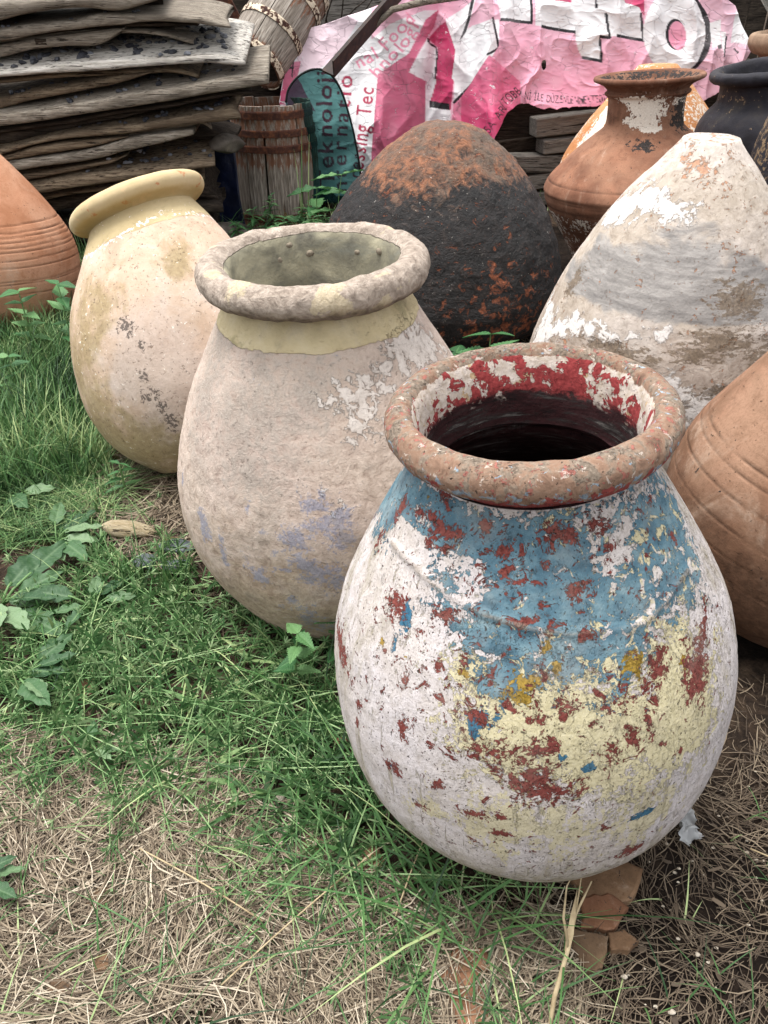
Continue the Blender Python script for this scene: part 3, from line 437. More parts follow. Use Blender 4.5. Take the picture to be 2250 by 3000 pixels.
def mat_white():
    m=M('limewashed_clay',.9,.18)
    n1=m.noise(7,8,.64,.5); n2=m.noise(28,8,.68,.4); n3=m.noise(120,5,.62); n0=m.noise(2.4,5,.6,.4)
    col=m.ramp(n2,(.25,'#8a8078'),(.42,'#b2a79d'),(.6,'#c6bcb3'),(.8,'#d4ccc4'))
    col=m.mix(m.ss(n0,.45,.6,0,.7),col,m.ramp(n2,(.3,'#938676'),(.7,'#b8ab9c')))
    lo=m.chip(m.attr('low'),n1,1.0,.2); col=m.mix(m.ma('MULTIPLY',lo,.75),col,m.ramp(n2,(.25,'#7b6c5c'),(.5,'#a5968a'),(.75,'#bfb2a4')))
    gy=m.chip(m.attr('grey'),m.noise(5,7,.62,.5,m.scale(1,1,2)),.8,.12); gc=m.ramp(m.noise(14,6,.7,.4,m.scale(.6,.6,3)),(.3,'#6c6a69'),(.5,'#8b8885'),(.7,'#aaa6a2'))
    col=m.mix(m.ma('MULTIPLY',gy,.9),col,gc)
    og=m.chip(m.attr('oran'),m.ma('ADD',m.ma('MULTIPLY',m.noise(18,8,.72,.6),.6),m.ma('MULTIPLY',m.noise(70,6,.7,.3),.4)),2.4,.08,.72); col=m.mix(m.ma('MULTIPLY',og,.75),col,m.ramp(n3,(.3,'#8a5b3c'),(.6,'#b98462'),(.8,'#c59a7c')))
    wh=m.chip(m.attr('whit'),m.ma('ADD',m.ma('MULTIPLY',n1,.5),m.ma('MULTIPLY',n2,.5)),1.1,.04); col=m.mix(wh,col,m.ramp(n3,(.3,'#c9c3be'),(.7,'#e2ddd8')))
    dk=m.chip(m.attr('dirt'),m.noise(30,7,.7,.5,m.scale(1,1,2.5)),1.5,.1); col=m.mix(m.ma('MULTIPLY',dk,.8),col,m.ramp(n3,(.3,'#4b3f34'),(.7,'#84735f')))
    ch=m.ss(m.noise(48,5,.6,.4,m.scale(1,1,1,loc=(3,5,8))),.655,.67); col=m.mix(m.ma('MULTIPLY',ch,.4),col,srgb('#8a7564'))
    h=addh(m,(n3,.35),(n2,1.),(n1,.6),(wh,.6),(og,-.5),(ch,-.5)); return m.done(col,h,.005,.9)
def mat_soot():
    m=M('sooty_clay',.75,.3)
    n1=m.noise(6,7,.62,.4); n2=m.noise(36,7,.66,.4); n3=m.noise(140,4,.6)
    col=m.ramp(n1,(.3,'#141216'),(.5,'#222128'),(.7,'#34302f')); sp=m.ss(n2,.66,.72); col=m.mix(m.ma('MULTIPLY',sp,.6),col,srgb('#8a7d70'))
    br=m.chip(m.attr('bare'),m.ma('ADD',m.ma('MULTIPLY',n1,.3),m.ma('MULTIPLY',n2,.7)),1.4,.06); col=m.mix(br,col,m.ramp(n2,(.3,'#3d3229'),(.5,'#6d5a45'),(.7,'#8d775c')))
    h=addh(m,(n3,.4),(n2,.8),(n1,.4)); return m.done(col,h,.004,.9)
# ---------------------------------------------------------------- ground
def ground_h(x,y):
    p=np.stack([x,y,0*x],-1); near=np.exp(-np.maximum(0,np.hypot(x,y)-7)/3)
    return (.014*vnoise(p,2.2,201,3)+.011*vnoise(p,11,202,3))*near-.012
def mat_ground():
    m=M('soil',.95,.1)
    n1=m.noise(3,7,.62,.3); n2=m.noise(30,7,.68,.4); n3=m.noise(160,5,.65)
    col=m.ramp(n2,(.25,'#1b1612'),(.45,'#332a23'),(.6,'#4a3d31'),(.8,'#64564a'))
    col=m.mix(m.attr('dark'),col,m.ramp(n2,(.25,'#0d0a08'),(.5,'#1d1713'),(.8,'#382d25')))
    col=m.mix(m.ma('MULTIPLY',m.attr('moss'),m.ss(n1,.4,.6)),col,m.ramp(n3,(.3,'#3d3f1c'),(.7,'#6b6a34')))
    col=m.mix(m.ma('MULTIPLY',m.ss(m.noise(5,6,.65,.4,m.scale(1,1,1,loc=(3,1,2))),.56,.66),m.ss(m.attr('dark'),0,.6,.6,0)),col,m.ramp(n3,(.3,'#4d4033'),(.7,'#7b6b56')))
    h=addh(m,(n2,1.),(n3,.5)); return m.done(col,h,.014,1.)
ax=np.r_[np.array([-600,-200,-80,-40,-20,-12,-8,-6]),np.linspace(-4.5,4.5,260),np.array([6,8,12,20,40,80,200,600])]
ay=np.r_[np.array([-600,-150,-40,-12,-4,-1]),np.linspace(.2,8.5,240),np.array([9.5,11,14,20,40,80,200,600])]
gx,gy=np.meshgrid(ax,ay); gz=ground_h(gx,gy)
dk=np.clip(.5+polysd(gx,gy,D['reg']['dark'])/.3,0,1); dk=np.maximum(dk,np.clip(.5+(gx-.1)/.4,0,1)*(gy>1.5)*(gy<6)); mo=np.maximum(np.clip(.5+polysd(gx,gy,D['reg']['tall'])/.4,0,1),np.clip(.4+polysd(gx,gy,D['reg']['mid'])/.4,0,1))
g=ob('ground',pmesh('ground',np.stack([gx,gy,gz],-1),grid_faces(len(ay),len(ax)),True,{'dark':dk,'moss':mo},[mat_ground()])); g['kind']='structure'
# ---------------------------------------------------------------- jars
ZS=[0,.1,.25,.45,.65,.85,1]
def jar_frame(tx,ty):
    a=Vector((math.sin(tx),math.sin(ty),0)); a.z=math.sqrt(1-a.x**2-a.y**2)
    X=(Vector((1,0,0))-a*a.x).normalized(); Y=a.cross(X)
    return Matrix((X,Y,a)).transposed().to_euler()
def resample(pr,step):
    pr=np.asarray(pr,float); d=np.r_[0,np.cumsum(np.hypot(*np.diff(pr,axis=0).T))]; n=max(4,int(d[-1]/step)); t=np.linspace(0,d[-1],n)
    return np.stack([np.interp(t,d,pr[:,0]),np.interp(t,d,pr[:,1])],1)
def lathe(name,prof,nth,mat,disp=None,attrs=None,parent=None,warp=None):
    """surface of revolution; phi=0 faces local -Y"""
    prof=np.asarray(prof,float); phi=np.linspace(-180,180,nth,endpoint=False); ph,_=np.meshgrid(phi,prof[:,0]); r=np.repeat(prof[:,:1],nth,1); z=np.repeat(prof[:,1:2],nth,1)
    s,c=np.sin(np.radians(ph)),-np.cos(np.radians(ph)); P=np.stack([r*s,r*c,z],-1)
    idx=np.repeat(np.linspace(0,1,len(prof))[:,None],nth,1)
    tr=np.gradient(prof[:,0]); tz=np.gradient(prof[:,1]); L=np.hypot(tr,tz)+1e-9; nr=(tz/L)[:,None]; nz=(-tr/L)[:,None]
    if disp is not None:
        d=disp(P,ph,z,r,idx); P=P+np.stack([s*nr*d,c*nr*d,nz*d],-1)
    at={k:f(P,ph,z,r,idx) for k,f in (attrs or {}).items()}
    if warp is not None: P=warp(P)
    me=pmesh(name,P,grid_faces(len(prof),nth,True),True,at,[mat]); return ob(name,me,parent)
def body_prof(rad,H,zs=ZS,n=200):
    z,r=herm(zs,rad,n); return [(a,b*H) for a,b in zip(r,z)]
def arc(r,z):
    """arc length along the profile, and lookup z -> arc on the outer wall"""
    r0,z0=r[:,0],z[:,0]; s_=np.r_[0,np.cumsum(np.hypot(np.diff(r0),np.diff(z0)))]; k=int(np.argmax(z0))+1
    return s_[:,None]+0*r,(lambda b: float(np.interp(b,np.maximum.accumulate(z0[:k]),s_[:k])))
def pm(polys,soft,R0=.36,w=1.):
    def f(P,ph,z,r,idx):
        v=np.zeros(ph.shape); s_,lk=arc(r,z)
        for q in polys:
            qq=[(math.radians(a)*R0,lk(b)) for a,b in q]; v=np.maximum(v,np.clip(.5+polysd(np.radians(ph)*R0,s_,qq)/soft*.5,0,1))
        return v*w
    return f
def bm_(blobs,k=1.,R0=.36):
    def f(P,ph,z,r,idx):
        v=np.zeros(ph.shape); s_,lk=arc(r,z)
        for a,b,ra,rb in blobs:
            d=np.hypot((ph-a)*math.pi/180*r/(ra*k),(s_-lk(b))/(rb*k)); v=np.maximum(v,np.clip(1-.5*d,0,1))
        return v
    return f
def mx(*fs): return lambda *a: np.maximum.reduce([f(*a) for f in fs])
def zb(z0,z1): return lambda P,ph,z,r,idx: np.clip((z-z0)/(z1-z0),0,1)
Zero=lambda P,ph,z,r,idx: np.zeros(ph.shape)
def lump(a,sc,fine=.0,seed=1):
    return lambda P,ph,z,r,idx: a*vnoise(P,sc,seed,3)+(fine*vnoise(P,sc*9,seed+5,3) if fine else 0)
def grooves(lst,depth=.004,wid=.003,wob=.004,seed=3):
    """incised rings; returns (disp, attr)"""
    def g(P,ph,z,r,idx):
        v=np.zeros(ph.shape); n=vnoise(P,5,seed,2)*wob+vnoise(P,30,seed+1,1)*wob*.25
        for i,z0 in enumerate(lst): v=np.maximum(v,np.exp(-((z-z0-n-.003*np.sin(np.radians(ph*1.0)+i*2))/wid)**2)*(.75+.5*vnoise(P,9,seed+i,2)))
        return np.clip(v,0,1)
    return (lambda *a:-depth*g(*a)), g
def jar(name,x,y,tx,ty,label,z0=0.,cat='jar'):
    return empty(name,(x,y,z0),jar_frame(tx,ty),label,cat)
PT=D['paint']; FT=D['fit']
# --- front painted jar
f=FT['front']; Hf=f[4]
J=jar('painted_jar',f[0],f[1],f[2],f[3],'large open jar with peeling white, blue, red and cream paint, nearest the camera',.012)
pf=PT['front']
bp=body_prof(f[5:12],Hf,n=190); bp=[(0.01,0.0)]+[(f[5]*.6,0.),(f[5]*.9,.0)]+bp[2:]
inner=[(.179,Hf-.002),(.173,Hf-.045),(.173,Hf-.065),(.2,Hf-.11),(.27,Hf-.2),(.345,Hf-.36),(.36,Hf-.5),(.31,Hf-.68),(.2,Hf-.8),(.01,Hf-.82)]
bprof=np.r_[np.array(bp),resample(inner,.012)]; IF=(len(bp)-.5)/len(bprof)
def rope(P,ph,z,r,idx): return np.exp(-((z-np.interp(ph,[-110,-54,-26,0,27,42,110],[.80,.797,.772,.752,.739,.755,.77])-.003*vnoise(P,7,4,2))/.0045)**2)*(ph>-70)*(ph<55)*np.clip(.95+.8*vnoise(P,6,8,2),.25,1)*(idx<IF)
fdisp=lambda P,ph,z,r,idx: .006*vnoise(P,4,1,3)+.0016*vnoise(P,38,2,3)+.006*rope(P,ph,z,r,idx)
outer=lambda g:(lambda P,ph,z,r,idx: g(P,ph,z,r,idx)*(idx<IF))
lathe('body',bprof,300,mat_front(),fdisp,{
 'blue':outer(lambda *a: np.clip(pm(pf['blue'],.08)(*a)*1.05-.8*pm(pf['noblue'],.05)(*a)-.10*np.clip((a[1]-5)/50,0,1)+.35*(a[2]>.84)*(np.abs(a[1]+15)<85),0,.95)),
 'cream':outer(lambda *a: pm(pf['cream'],.14)(*a)*.93),'cream2':outer(lambda *a: pm(pf['cream2'],.16)(*a)*.86),
 'red':outer(mx(lambda *a: pm(pf['redp'],.026)(*a)*.9,bm_(pf['redb'],1.35))),'must':outer(bm_(pf['mustb'],1.3)),'blu2':outer(bm_(pf['blub'],1.4)),
 'fleck':outer(lambda P,ph,z,r,idx: np.clip(.35+(ph+20)/70,0,1)+.25*(z<.76)),
 'chips':outer(lambda P,ph,z,r,idx: np.clip(1-np.abs(ph+10)/100,0,1)*.7+.3*(z>.55)),
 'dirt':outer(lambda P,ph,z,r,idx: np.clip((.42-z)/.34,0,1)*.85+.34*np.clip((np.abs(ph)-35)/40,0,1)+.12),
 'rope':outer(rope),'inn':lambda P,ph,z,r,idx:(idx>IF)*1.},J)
rp=[(.178,.895),(.184,.922),(.196,.930),(.215,.934),(.229,.946),(.2353,.964),(.231,.982),(.217,.995),(.2,.998),(.188,.990),(.180,.972),(.174,.945),(.170,.915),(.167,.885),(.165,.86),(.16,.865)]
a=np.array(rp); _,rr=herm(range(len(a)),a[:,0],110); _,zz=herm(range(len(a)),a[:,1],110)
lathe('rim',np.stack([rr,zz],1),300,mat_front_rim(),lambda P,ph,z,r,idx:.007*vnoise(P,4,9,3)+.0025*vnoise(P,32,3,4),{
 'top':lambda P,ph,z,r,idx: np.clip(.5+.3*(z-.972)/.02,0,.62)*(idx<.62)*(.75+.25*np.clip((np.abs(ph)-60)/90,0,1)),
 'low':lambda P,ph,z,r,idx: np.clip((.978-z)/.05,0,1)*.9*(idx<.45)*np.clip(1.3-np.abs(ph-15)/110,0.25,1),
 'throat':lambda P,ph,z,r,idx: np.clip((idx-.58)/.08,0,1),
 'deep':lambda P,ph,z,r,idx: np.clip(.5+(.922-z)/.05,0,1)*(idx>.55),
 'tred':lambda P,ph,z,r,idx: np.clip(.42+(.985-z)*4.5,0,.97)*(.75+.25*(np.abs(ph-180)<70))},J)
# --- middle beige jar
f=FT['middle']; Hm=f[4]
J=jar('beige_jar',f[0],f[1],f[2],f[3],'large beige plastered jar with yellow neck band and crusted grey rim, behind the painted jar',.008)
pf=PT['middle']
bp=body_prof(f[5:12],Hm,n=180); bp=[(0.01,0.),(f[5]*.7,0.)]+[q for q in bp[1:] if q[1]<.915]+[(.213,.928)]
inner=[(.209,.925),(.203,Hm-.05),(.215,Hm-.12),(.32,Hm-.25),(.39,Hm-.42),(.38,Hm-.6),(.28,Hm-.8),(.01,Hm-.86)]
bprof=np.r_[np.array(bp),resample(inner,.014)]; IF=(len(bp)-.5)/len(bprof)
outer=lambda g:(lambda P,ph,z,r,idx: g(P,ph,z,r,idx)*(idx<IF))
lathe('body',bprof,260,mat_middle(),lambda P,ph,z,r,idx:.008*vnoise(P,3.5,21,3)+.0022*vnoise(P,30,22,4)+.003*(z>.845)*(idx<IF),{
 'white':outer(mx(lambda *a: pm(pf['white'],.09,.38)(*a)*.82,lambda *a: pm(pf['white2'],.16,.38)(*a)*.6)),
 'yel':lambda P,ph,z,r,idx: np.where(idx>IF,.9,np.clip(.5+(z-.842)/.05,0,1)),
 'blu':outer(lambda *a:bm_(pf['blub'],.85,.42)(*a)*.8),'grey':outer(lambda *a:bm_(pf['greyb'],1.2,.4)(*a)*.75),
 'low':outer(lambda P,ph,z,r,idx: np.clip((.55-z)/.45,0,1))},J)
rp=[(.203,.908),(.210,.912),(.234,.914),(.260,.922),(.278,.941),(.2825,.960),(.276,.981),(.258,.994),(.236,.994),(.219,.983),(.208,.965),(.201,.935),(.195,.900),(.189,.87),(.184,.84),(.18,.845)]
a=np.array(rp); _,rr=herm(range(len(a)),a[:,0],120); _,zz=herm(range(len(a)),a[:,1],120)
rimo=lathe('rim',np.stack([rr,zz],1),300,mat_middle_rim(),lambda P,ph,z,r,idx:(.008*vnoise(P,4.5,31,3)+.0065*vnoise(P,24,33,4)*(1-np.clip((idx-.62)*8,0,.8))),{
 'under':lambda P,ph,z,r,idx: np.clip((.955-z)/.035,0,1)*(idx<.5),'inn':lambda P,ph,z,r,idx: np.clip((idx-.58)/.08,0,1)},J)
mb=mat_clay('lime_nodule','#a89c88','#5d5348','#c9bda8')
for ph,z in ((-158,.955),(150,.935),(-172,.93),(178,.952),(-148,.925),(128,.95)):
    V,F=[],[]; bmx=bmesh.new(); bmesh.ops.create_icosphere(bmx,subdivisions=2,radius=.010)
    V=np.array([v.co for v in bmx.verts]); F=[tuple(v.index for v in q.verts) for q in bmx.faces]; bmx.free()
    V=V*(1+.35*vnoise(V,90,int(abs(ph)),2)[:,None])*np.array([1.2,.6,1])*random.uniform(.7,1.25)
    rr_=.207 if z>.95 else .2; a_=math.radians(ph)
    ob('nodule',pmesh('nodule',V,F,True,None,[mb]),rimo,(rr_*math.sin(a_),-rr_*math.cos(a_),z),(0,0,a_))
# --- leaning ochre-rim jar
f=FT['left']; Hl=f[4]
J=jar('leaning_jar',f[0],f[1],f[2],f[3],'pinkish jar with smooth ochre rim, leaning back to the left',.0)
J.location.z=.01
pf=PT['left']
bp=body_prof(f[5:12],Hl,n=150); bp=[(0.01,0.01),(f[5]*.75,0.004)]+bp[1:]
def wleft(P):
    P=P.copy(); k=np.clip((P[...,2]-.55)/.4,0,1); k=k*k*(3-2*k); P[...,2]+=k*(.12*P[...,0]-.035); return P
yl=lambda P,ph,z,r,idx: np.clip(.5+(z-.852)/.06,0,1)
lathe('body',bp,240,mat_left(),lambda P,ph,z,r,idx:.006*vnoise(P,3.5,41,3)+.0012*vnoise(P,36,42,3)+.002*yl(P,ph,z,r,idx),{
 'oliv':mx(bm_(pf['olb'],1.2,.36),lambda P,ph,z,r,idx:np.clip((.3-z)/.35,0,.8)),'blk':lambda *a:bm_(pf['blkb'],.75,.36)(*a)*.8,'grey':bm_(pf['greyb'],1.1,.36),
 'yel':yl,'flake':lambda P,ph,z,r,idx:np.clip(.52-np.abs(z-.856-.014*np.sin(np.radians(ph*3)))/.035,0,1)+.0,'side':lambda P,ph,z,r,idx:np.clip((-ph-35)/30,0,1)},J,wleft)
rp=[(.198,.865),(.189,.895),(.188,.922),(.195,.941),(.214,.951),(.237,.960),(.249,.978),(.246,.998),(.232,1.012),(.214,1.014),(.2,1.005),(.19,.985),(.184,.955),(.175,.9)]
a=np.array(rp); _,rr=herm(range(len(a)),a[:,0],70); _,zz=herm(range(len(a)),a[:,1],70)
lathe('rim',np.stack([rr,zz],1),240,mat_left(True),lambda P,ph,z,r,idx:.004*vnoise(P,5,51,3),{
 'under':lambda P,ph,z,r,idx:np.clip((.975-z)/.03,0,1)*(idx<.45),'topf':lambda P,ph,z,r,idx:(idx>.3)*1.},J,wleft)
# --- far-left inverted terracotta jar
f=FT['farleft']
J=jar('terracotta_jar',f[0],f[1],f[2],f[3],'upside-down orange terracotta jar with incised rings at the left edge',.01)
mt=mat_clay('orange_terracotta','#bd8a6c','#a06d4f','#cba084',.5,.6,.1,spotcol='#4d2a18')
gd,ga=grooves([.5,.468,.452,.425,.402,.385,.345,.31,.25,.235,.18],.005,.0024,.005)
bp=[(0.02,0.)]+body_prof(f[5:12],f[4],n=180)+[(.05,f[4]+.01),(.005,f[4]+.012)]
lathe('body',bp,220,mt,lambda *a:.005*vnoise(a[0],3,61,3)+gd(*a),{'gro':ga,'stain':lambda P,ph,z,r,idx:np.clip((.16-z)/.2,0,.8),'flake':Zero,'tar':bm_([(8,.55,.006,.008)],1.6,.42)},J)
# --- charred dome
f=FT['dome']
J=jar('charred_jar',f[0],f[1],f[2],f[3],'huge upturned jar, charred black with bare orange clay on its crown',.0)
bp=[(0.02,0.)]+body_prof([.39,.57,.632,.605,.548,.47,.37,.262,.17],.985,[0,.1,.25,.4,.55,.68,.8,.9,.965],n=190)+[(.13,.968),(.08,.982),(.03,.988),(.004,.989)]
lathe('body',bp,300,mat_dome(),lambda P,ph,z,r,idx:.012*vnoise(P,3,71,3)+.010*vnoise(P,14,72,4)+.006*np.abs(vnoise(P,30,73,3)),{
 'bare':lambda P,ph,z,r,idx:np.clip(.5+(z-.775-.04*np.sin(np.radians(ph*2+20)))/.2,0,.78)+.35*np.exp(-((ph+88)/14)**2-((z-.42)/.10)**2),
 'rusty':lambda P,ph,z,r,idx:np.clip(1-np.abs(ph-30)/50,0,1)*np.clip((.55-z)/.2,0,1)},J)
# --- white limewashed jar
f=FT['white']
J=jar('limewashed_jar',f[0],f[1],f[2],f[3],'big upturned conical jar with flaking white and grey limewash, flat tip',.0)
pf=PT['white']
bp=[(0.02,0.)]+body_prof(f[5:12],f[4],n=200)+[(.088,f[4]+.012),(.07,f[4]+.014),(.004,f[4]+.012)]
lathe('body',bp,280,mat_white(),lambda P,ph,z,r,idx:.008*vnoise(P,3.2,81,3)+.003*vnoise(P,24,82,4),{
 'oran':mx(lambda *a:pm(pf['orangep'],.25,.3)(*a)*.9,lambda P,ph,z,r,idx:np.clip((z-.86)/.3,0,1)*.55,lambda P,ph,z,r,idx:.3+0*z),'grey':lambda *a:np.maximum(pm(pf['greyp'],.14,.42)(*a),.92*np.exp(-((a[2]-.73)/.11)**4)*np.exp(-((a[1]+30)/70)**4)),
 'whit':lambda *a:np.maximum(pm(pf['whitep'],.10,.45)(*a)*.85,.30*np.clip((.62-a[2])/.3,0,1)),'dirt':bm_(pf['dirtb'],1.3,.48),'low':lambda P,ph,z,r,idx:np.clip((.72-z)/.3,0,.75)},J)
# --- right-edge terracotta jar
f=list(FT['rightedge']); f[5]=.27; f[6]=.345; f[7]=.39
J=jar('buff_jar',f[0],f[1],f[2],f[3],'upside-down buff clay jar with incised rings, beside the painted jar at the right edge',.01)
J.location.z=.05
mt=mat_clay('buff_terracotta','#96705a','#6d503d','#a88871',.85,.5,.3,spotcol='#34241a')
gd,ga=grooves([.49,.455,.40,.335,.26,.2],.004,.002,.004,5)
bp=[(0.02,0.)]+body_prof(f[5:12],f[4],n=180)+[(.07,f[4]+.01),(.005,f[4]+.012)]
lathe('body',bp,240,mt,lambda *a:.006*vnoise(a[0],3,91,3)+.0012*vnoise(a[0],34,92,3)+gd(*a),{'gro':ga,'stain':lambda P,ph,z,r,idx:np.clip((.50-z)/.45,0,.85)+.15,'flake':Zero,'tar':bm_([(-50,.62,.02,.004)],1.2,.36)},J)
# --- amphora
J=jar('necked_jar',1.5023,4.7266,-.0643,.0222,'brown jar with tall neck, flared lip and white splashes',.0)
mt=mat_clay('brown_terracotta','#93664f','#694636','#a8826a',.7,.4,.15,spotcol='#2a1c16')
A=[(.02,0),(.27,.0),(.322,.109),(.402,.273),(.50,.44),(.528,.53),(.526,.565),(.50,.61),(.44,.67),(.36,.745),(.275,.81),(.222,.85),(.206,.88),(.203,.94),(.205,1.0),(.222,1.018),(.226,1.028),(.214,1.04),(.235,1.062),(.27,1.078),(.288,1.086),(.292,1.098),(.284,1.108),(.262,1.104),(.225,1.07),(.195,1.02),(.185,.9),(.19,.86),(.3,.7),(.2,.4),(.01,.38)]
a=np.array(A); t_,rr=herm(range(len(a)),a[:,0],260); _,zz=herm(range(len(a)),a[:,1],260)
gd,ga=grooves([.535,.515,.49,.475,.44,.425,.395,.36,.60],.005,.0035,.002,6)
cut=lambda g:(lambda P,ph,z,r,idx: g(P,ph,z,r,idx)*(idx<.66))
def colr(P,ph,z,r,idx): return np.clip((.50-z)/.02,0,1)*.45+.5*np.clip((z-.86)/.05,0,1)*(idx<.8)
lathe('body',np.stack([rr,zz],1),220,mt,lambda *a:.004*vnoise(a[0],3,101,3)+cut(gd)(*a),{'gro':cut(ga),'stain':colr,
 'flake':cut(mx(bm_([(-8,.955,.045,.045),(-12,.92,.04,.03),(-30,.90,.03,.016),(-34,.985,.02,.02),(48,.985,.05,.012),(56,.93,.02,.03),(-6,.87,.03,.012),(-40,1.01,.05,.01)],1.7,.21),lambda P,ph,z,r,idx:np.clip(.42*(np.abs(ph+60)<40)*(z<.45),0,1))),
 'tar':mx(bm_([(46,.93,.035,.05),(52,.88,.04,.03),(-14,.80,.035,.022),(30,.9,.01,.02)],1.6,.21),lambda P,ph,z,r,idx:(idx>.77)*.55)},J)
# --- orange jar behind
f=FT['orange']
J=jar('orange_jar',f[0],f[1],f[2],f[3],'upturned pale orange jar standing behind the brown necked jar',.0)
mt=mat_clay('pale_orange_clay','#c58d60','#a97146','#d3a57c',.4,.4,.1,spotcol='#6b4128')
rad=[.5,.55,.58,.575,.4564,.2824,.1322]
bp=[(0.02,0.)]+body_prof(rad,f[4],n=120)+[(.12,f[4]+.012),(.004,f[4]+.012)]
lathe('body',bp,180,mt,lump(.006,3,.001,111),{'gro':Zero,'stain':Zero,'flake':lambda P,ph,z,r,idx:np.clip(.36+.3*(np.abs(ph+50)<30)*(z<.85)+.12*(np.abs(ph-35)<25)*(z<.85),0,1),'tar':Zero},J)
# --- black jar with rim
J=jar('black_jar',2.47,5.12,-.16,.02,'sooty black jar with rolled rim at the right edge',-.04)
J.location.z=.045
A=[(.02,0),(.25,.0),(.36,.2),(.44,.5),(.455,.66),(.44,.78),(.40,.86),(.35,.91),(.325,.94),(.318,1.0),(.325,1.03),(.362,1.04),(.378,1.06),(.375,1.085),(.35,1.098),(.32,1.09),(.3,1.05),(.29,.95),(.38,.8),(.36,.5),(.01,.3)]
a=np.array(A); _,rr=herm(range(len(a)),a[:,0],170); _,zz=herm(range(len(a)),a[:,1],170)
ms=mat_soot()
lathe('body',np.stack([rr,zz],1),180,ms,lump(.008,3,.004,121),{'bare':lambda P,ph,z,r,idx:.12+.12*np.exp(-((z-.97)/.04)**2)},J)
# --- sooty ochre oval jar
J=jar('sooty_oval_jar',2.02,3.92,.05,.0,'oval sooty jar with ochre patches, in front of the black jar at the right edge')
A=[(.02,0),(.15,.0),(.24,.2),(.295,.5),(.31,.78),(.295,.95),(.25,1.08),(.19,1.15),(.15,1.19),(.15,1.22),(.17,1.23),(.14,1.24),(.1,1.2)]
a=np.array(A); _,rr=herm(range(len(a)),a[:,0],130); _,zz=herm(range(len(a)),a[:,1],130)
lathe('body',np.stack([rr,zz],1),160,ms,lump(.006,4,.004,131),{'bare':lambda P,ph,z,r,idx:np.clip(.15+.34*np.exp(-((z-.90)/.2)**2)*(ph<60),0,1)},J)
# --- jar rim behind, top right
J=jar('brown_jar',3.05,5.95,-.12,.05,'dusty brown jar behind the black jar, only its rim showing at the top right')
A=[(.02,0),(.3,.0),(.42,.3),(.46,.7),(.42,1.0),(.37,1.09),(.36,1.14),(.41,1.17),(.44,1.22),(.43,1.27),(.40,1.28),(.37,1.24),(.34,1.1),(.4,.8),(.01,.5)]
a=np.array(A); _,rr=herm(range(len(a)),a[:,0],110); _,zz=herm(range(len(a)),a[:,1],110)
lathe('body',np.stack([rr,zz],1),140,mat_clay('dusty_clay','#8d7460','#5f4a3b','#a8917a',.5,.5),lump(.008,3,.002,141),{'gro':Zero,'stain':Zero,'flake':Zero,'tar':Zero},J)
# ---------------------------------------------------------------- timber
def mat_wood(name,dark,mid,pale,slots=False,warm=0.,gsc=1.):
    m=M(name,.9,.15)
    oi=m.n('ShaderNodeObjectInfo'); off=m.n('ShaderNodeVectorMath',operation='SCALE'); m.L.new(m.co,off.inputs[0]); off.inputs['Scale'].default_value=1
    add=m.n('ShaderNodeVectorMath',operation='ADD'); m.L.new(m.co,add.inputs[0]); sc=m.n('ShaderNodeVectorMath',operation='SCALE'); cv=m.n('ShaderNodeCombineXYZ')
    m.L.new(oi.outputs['Random'],cv.inputs[0]); m.L.new(oi.outputs['Random'],cv.inputs[1]); m.L.new(oi.outputs['Random'],cv.inputs[2]); m.L.new(cv.outputs[0],sc.inputs[0]); sc.inputs['Scale'].default_value=37; m.L.new(sc.outputs[0],add.inputs[1]); v=add.outputs[0]
    g1=m.noise(3*gsc,8,.68,1.6,m.scale(1.3,12,12,v)); g2=m.noise(5*gsc,8,.75,.6,m.scale(2.2,55,55,v)); n0=m.noise(3,5,.6,.3,v); n3=m.noise(120,4,.6,0,v)
    col=m.ramp(m.ma('ADD',m.ma('MULTIPLY',g1,.55),m.ma('MULTIPLY',g2,.45)),(.36,dark),(.47,mid),(.58,pale))
    col=m.mix(m.ss(n0,.45,.65,0,.45),col,srgb(dark)); col=m.mix(m.ss(oi.outputs['Random'],0,1,0,.35),col,srgb(mid))
    crk=m.ss(m.noise(6,5,.65,.9,m.scale(.7,18,18,v)),.585,.62); col=m.mix(m.ma('MULTIPLY',crk,.85),col,srgb('#201812'))
    h=addh(m,(g2,1.2),(g1,1.2),(n3,.2),(crk,-1.8))
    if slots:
        sv=m.vor(1.,'F1',m.scale(22,60,1e-3,v),.75); sl=m.ma('MULTIPLY',m.ss(sv,.22,.34,1,0),m.attr('topf')); col=m.mix(m.ma('MULTIPLY',sl,.85),col,srgb('#2a221c')); h=m.ma('ADD',h,m.ma('MULTIPLY',sl,-3.))  # slots are not cut: the darkness inside them is painted, with bump
    return m.done(col,h,.007,1.)
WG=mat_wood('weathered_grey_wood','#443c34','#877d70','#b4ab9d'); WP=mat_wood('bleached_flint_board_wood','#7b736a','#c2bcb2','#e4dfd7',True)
WB=mat_wood('weathered_brown_wood','#3a2f27','#746452','#9c8c76',True); WD=mat_wood('dark_wood','#1b1613','#37302a','#574d43')  # WD is the darkest wood tone
WT=mat_wood('grey_timber','#4c4741','#7f7a73','#a5a098')
def mat_flint():
    m=M('flint',.45,.5); n=m.noise(60,5,.6); r=m.rnd()
    col=m.mix(m.ss(r,.55,.95),m.ramp(n,(.3,'#15161b'),(.6,'#34363e'),(.8,'#5b5f68')),m.ramp(n,(.3,'#5b5e66'),(.7,'#8f9299'))); return m.done(col,n,.003,.6)
FL=mat_flint()
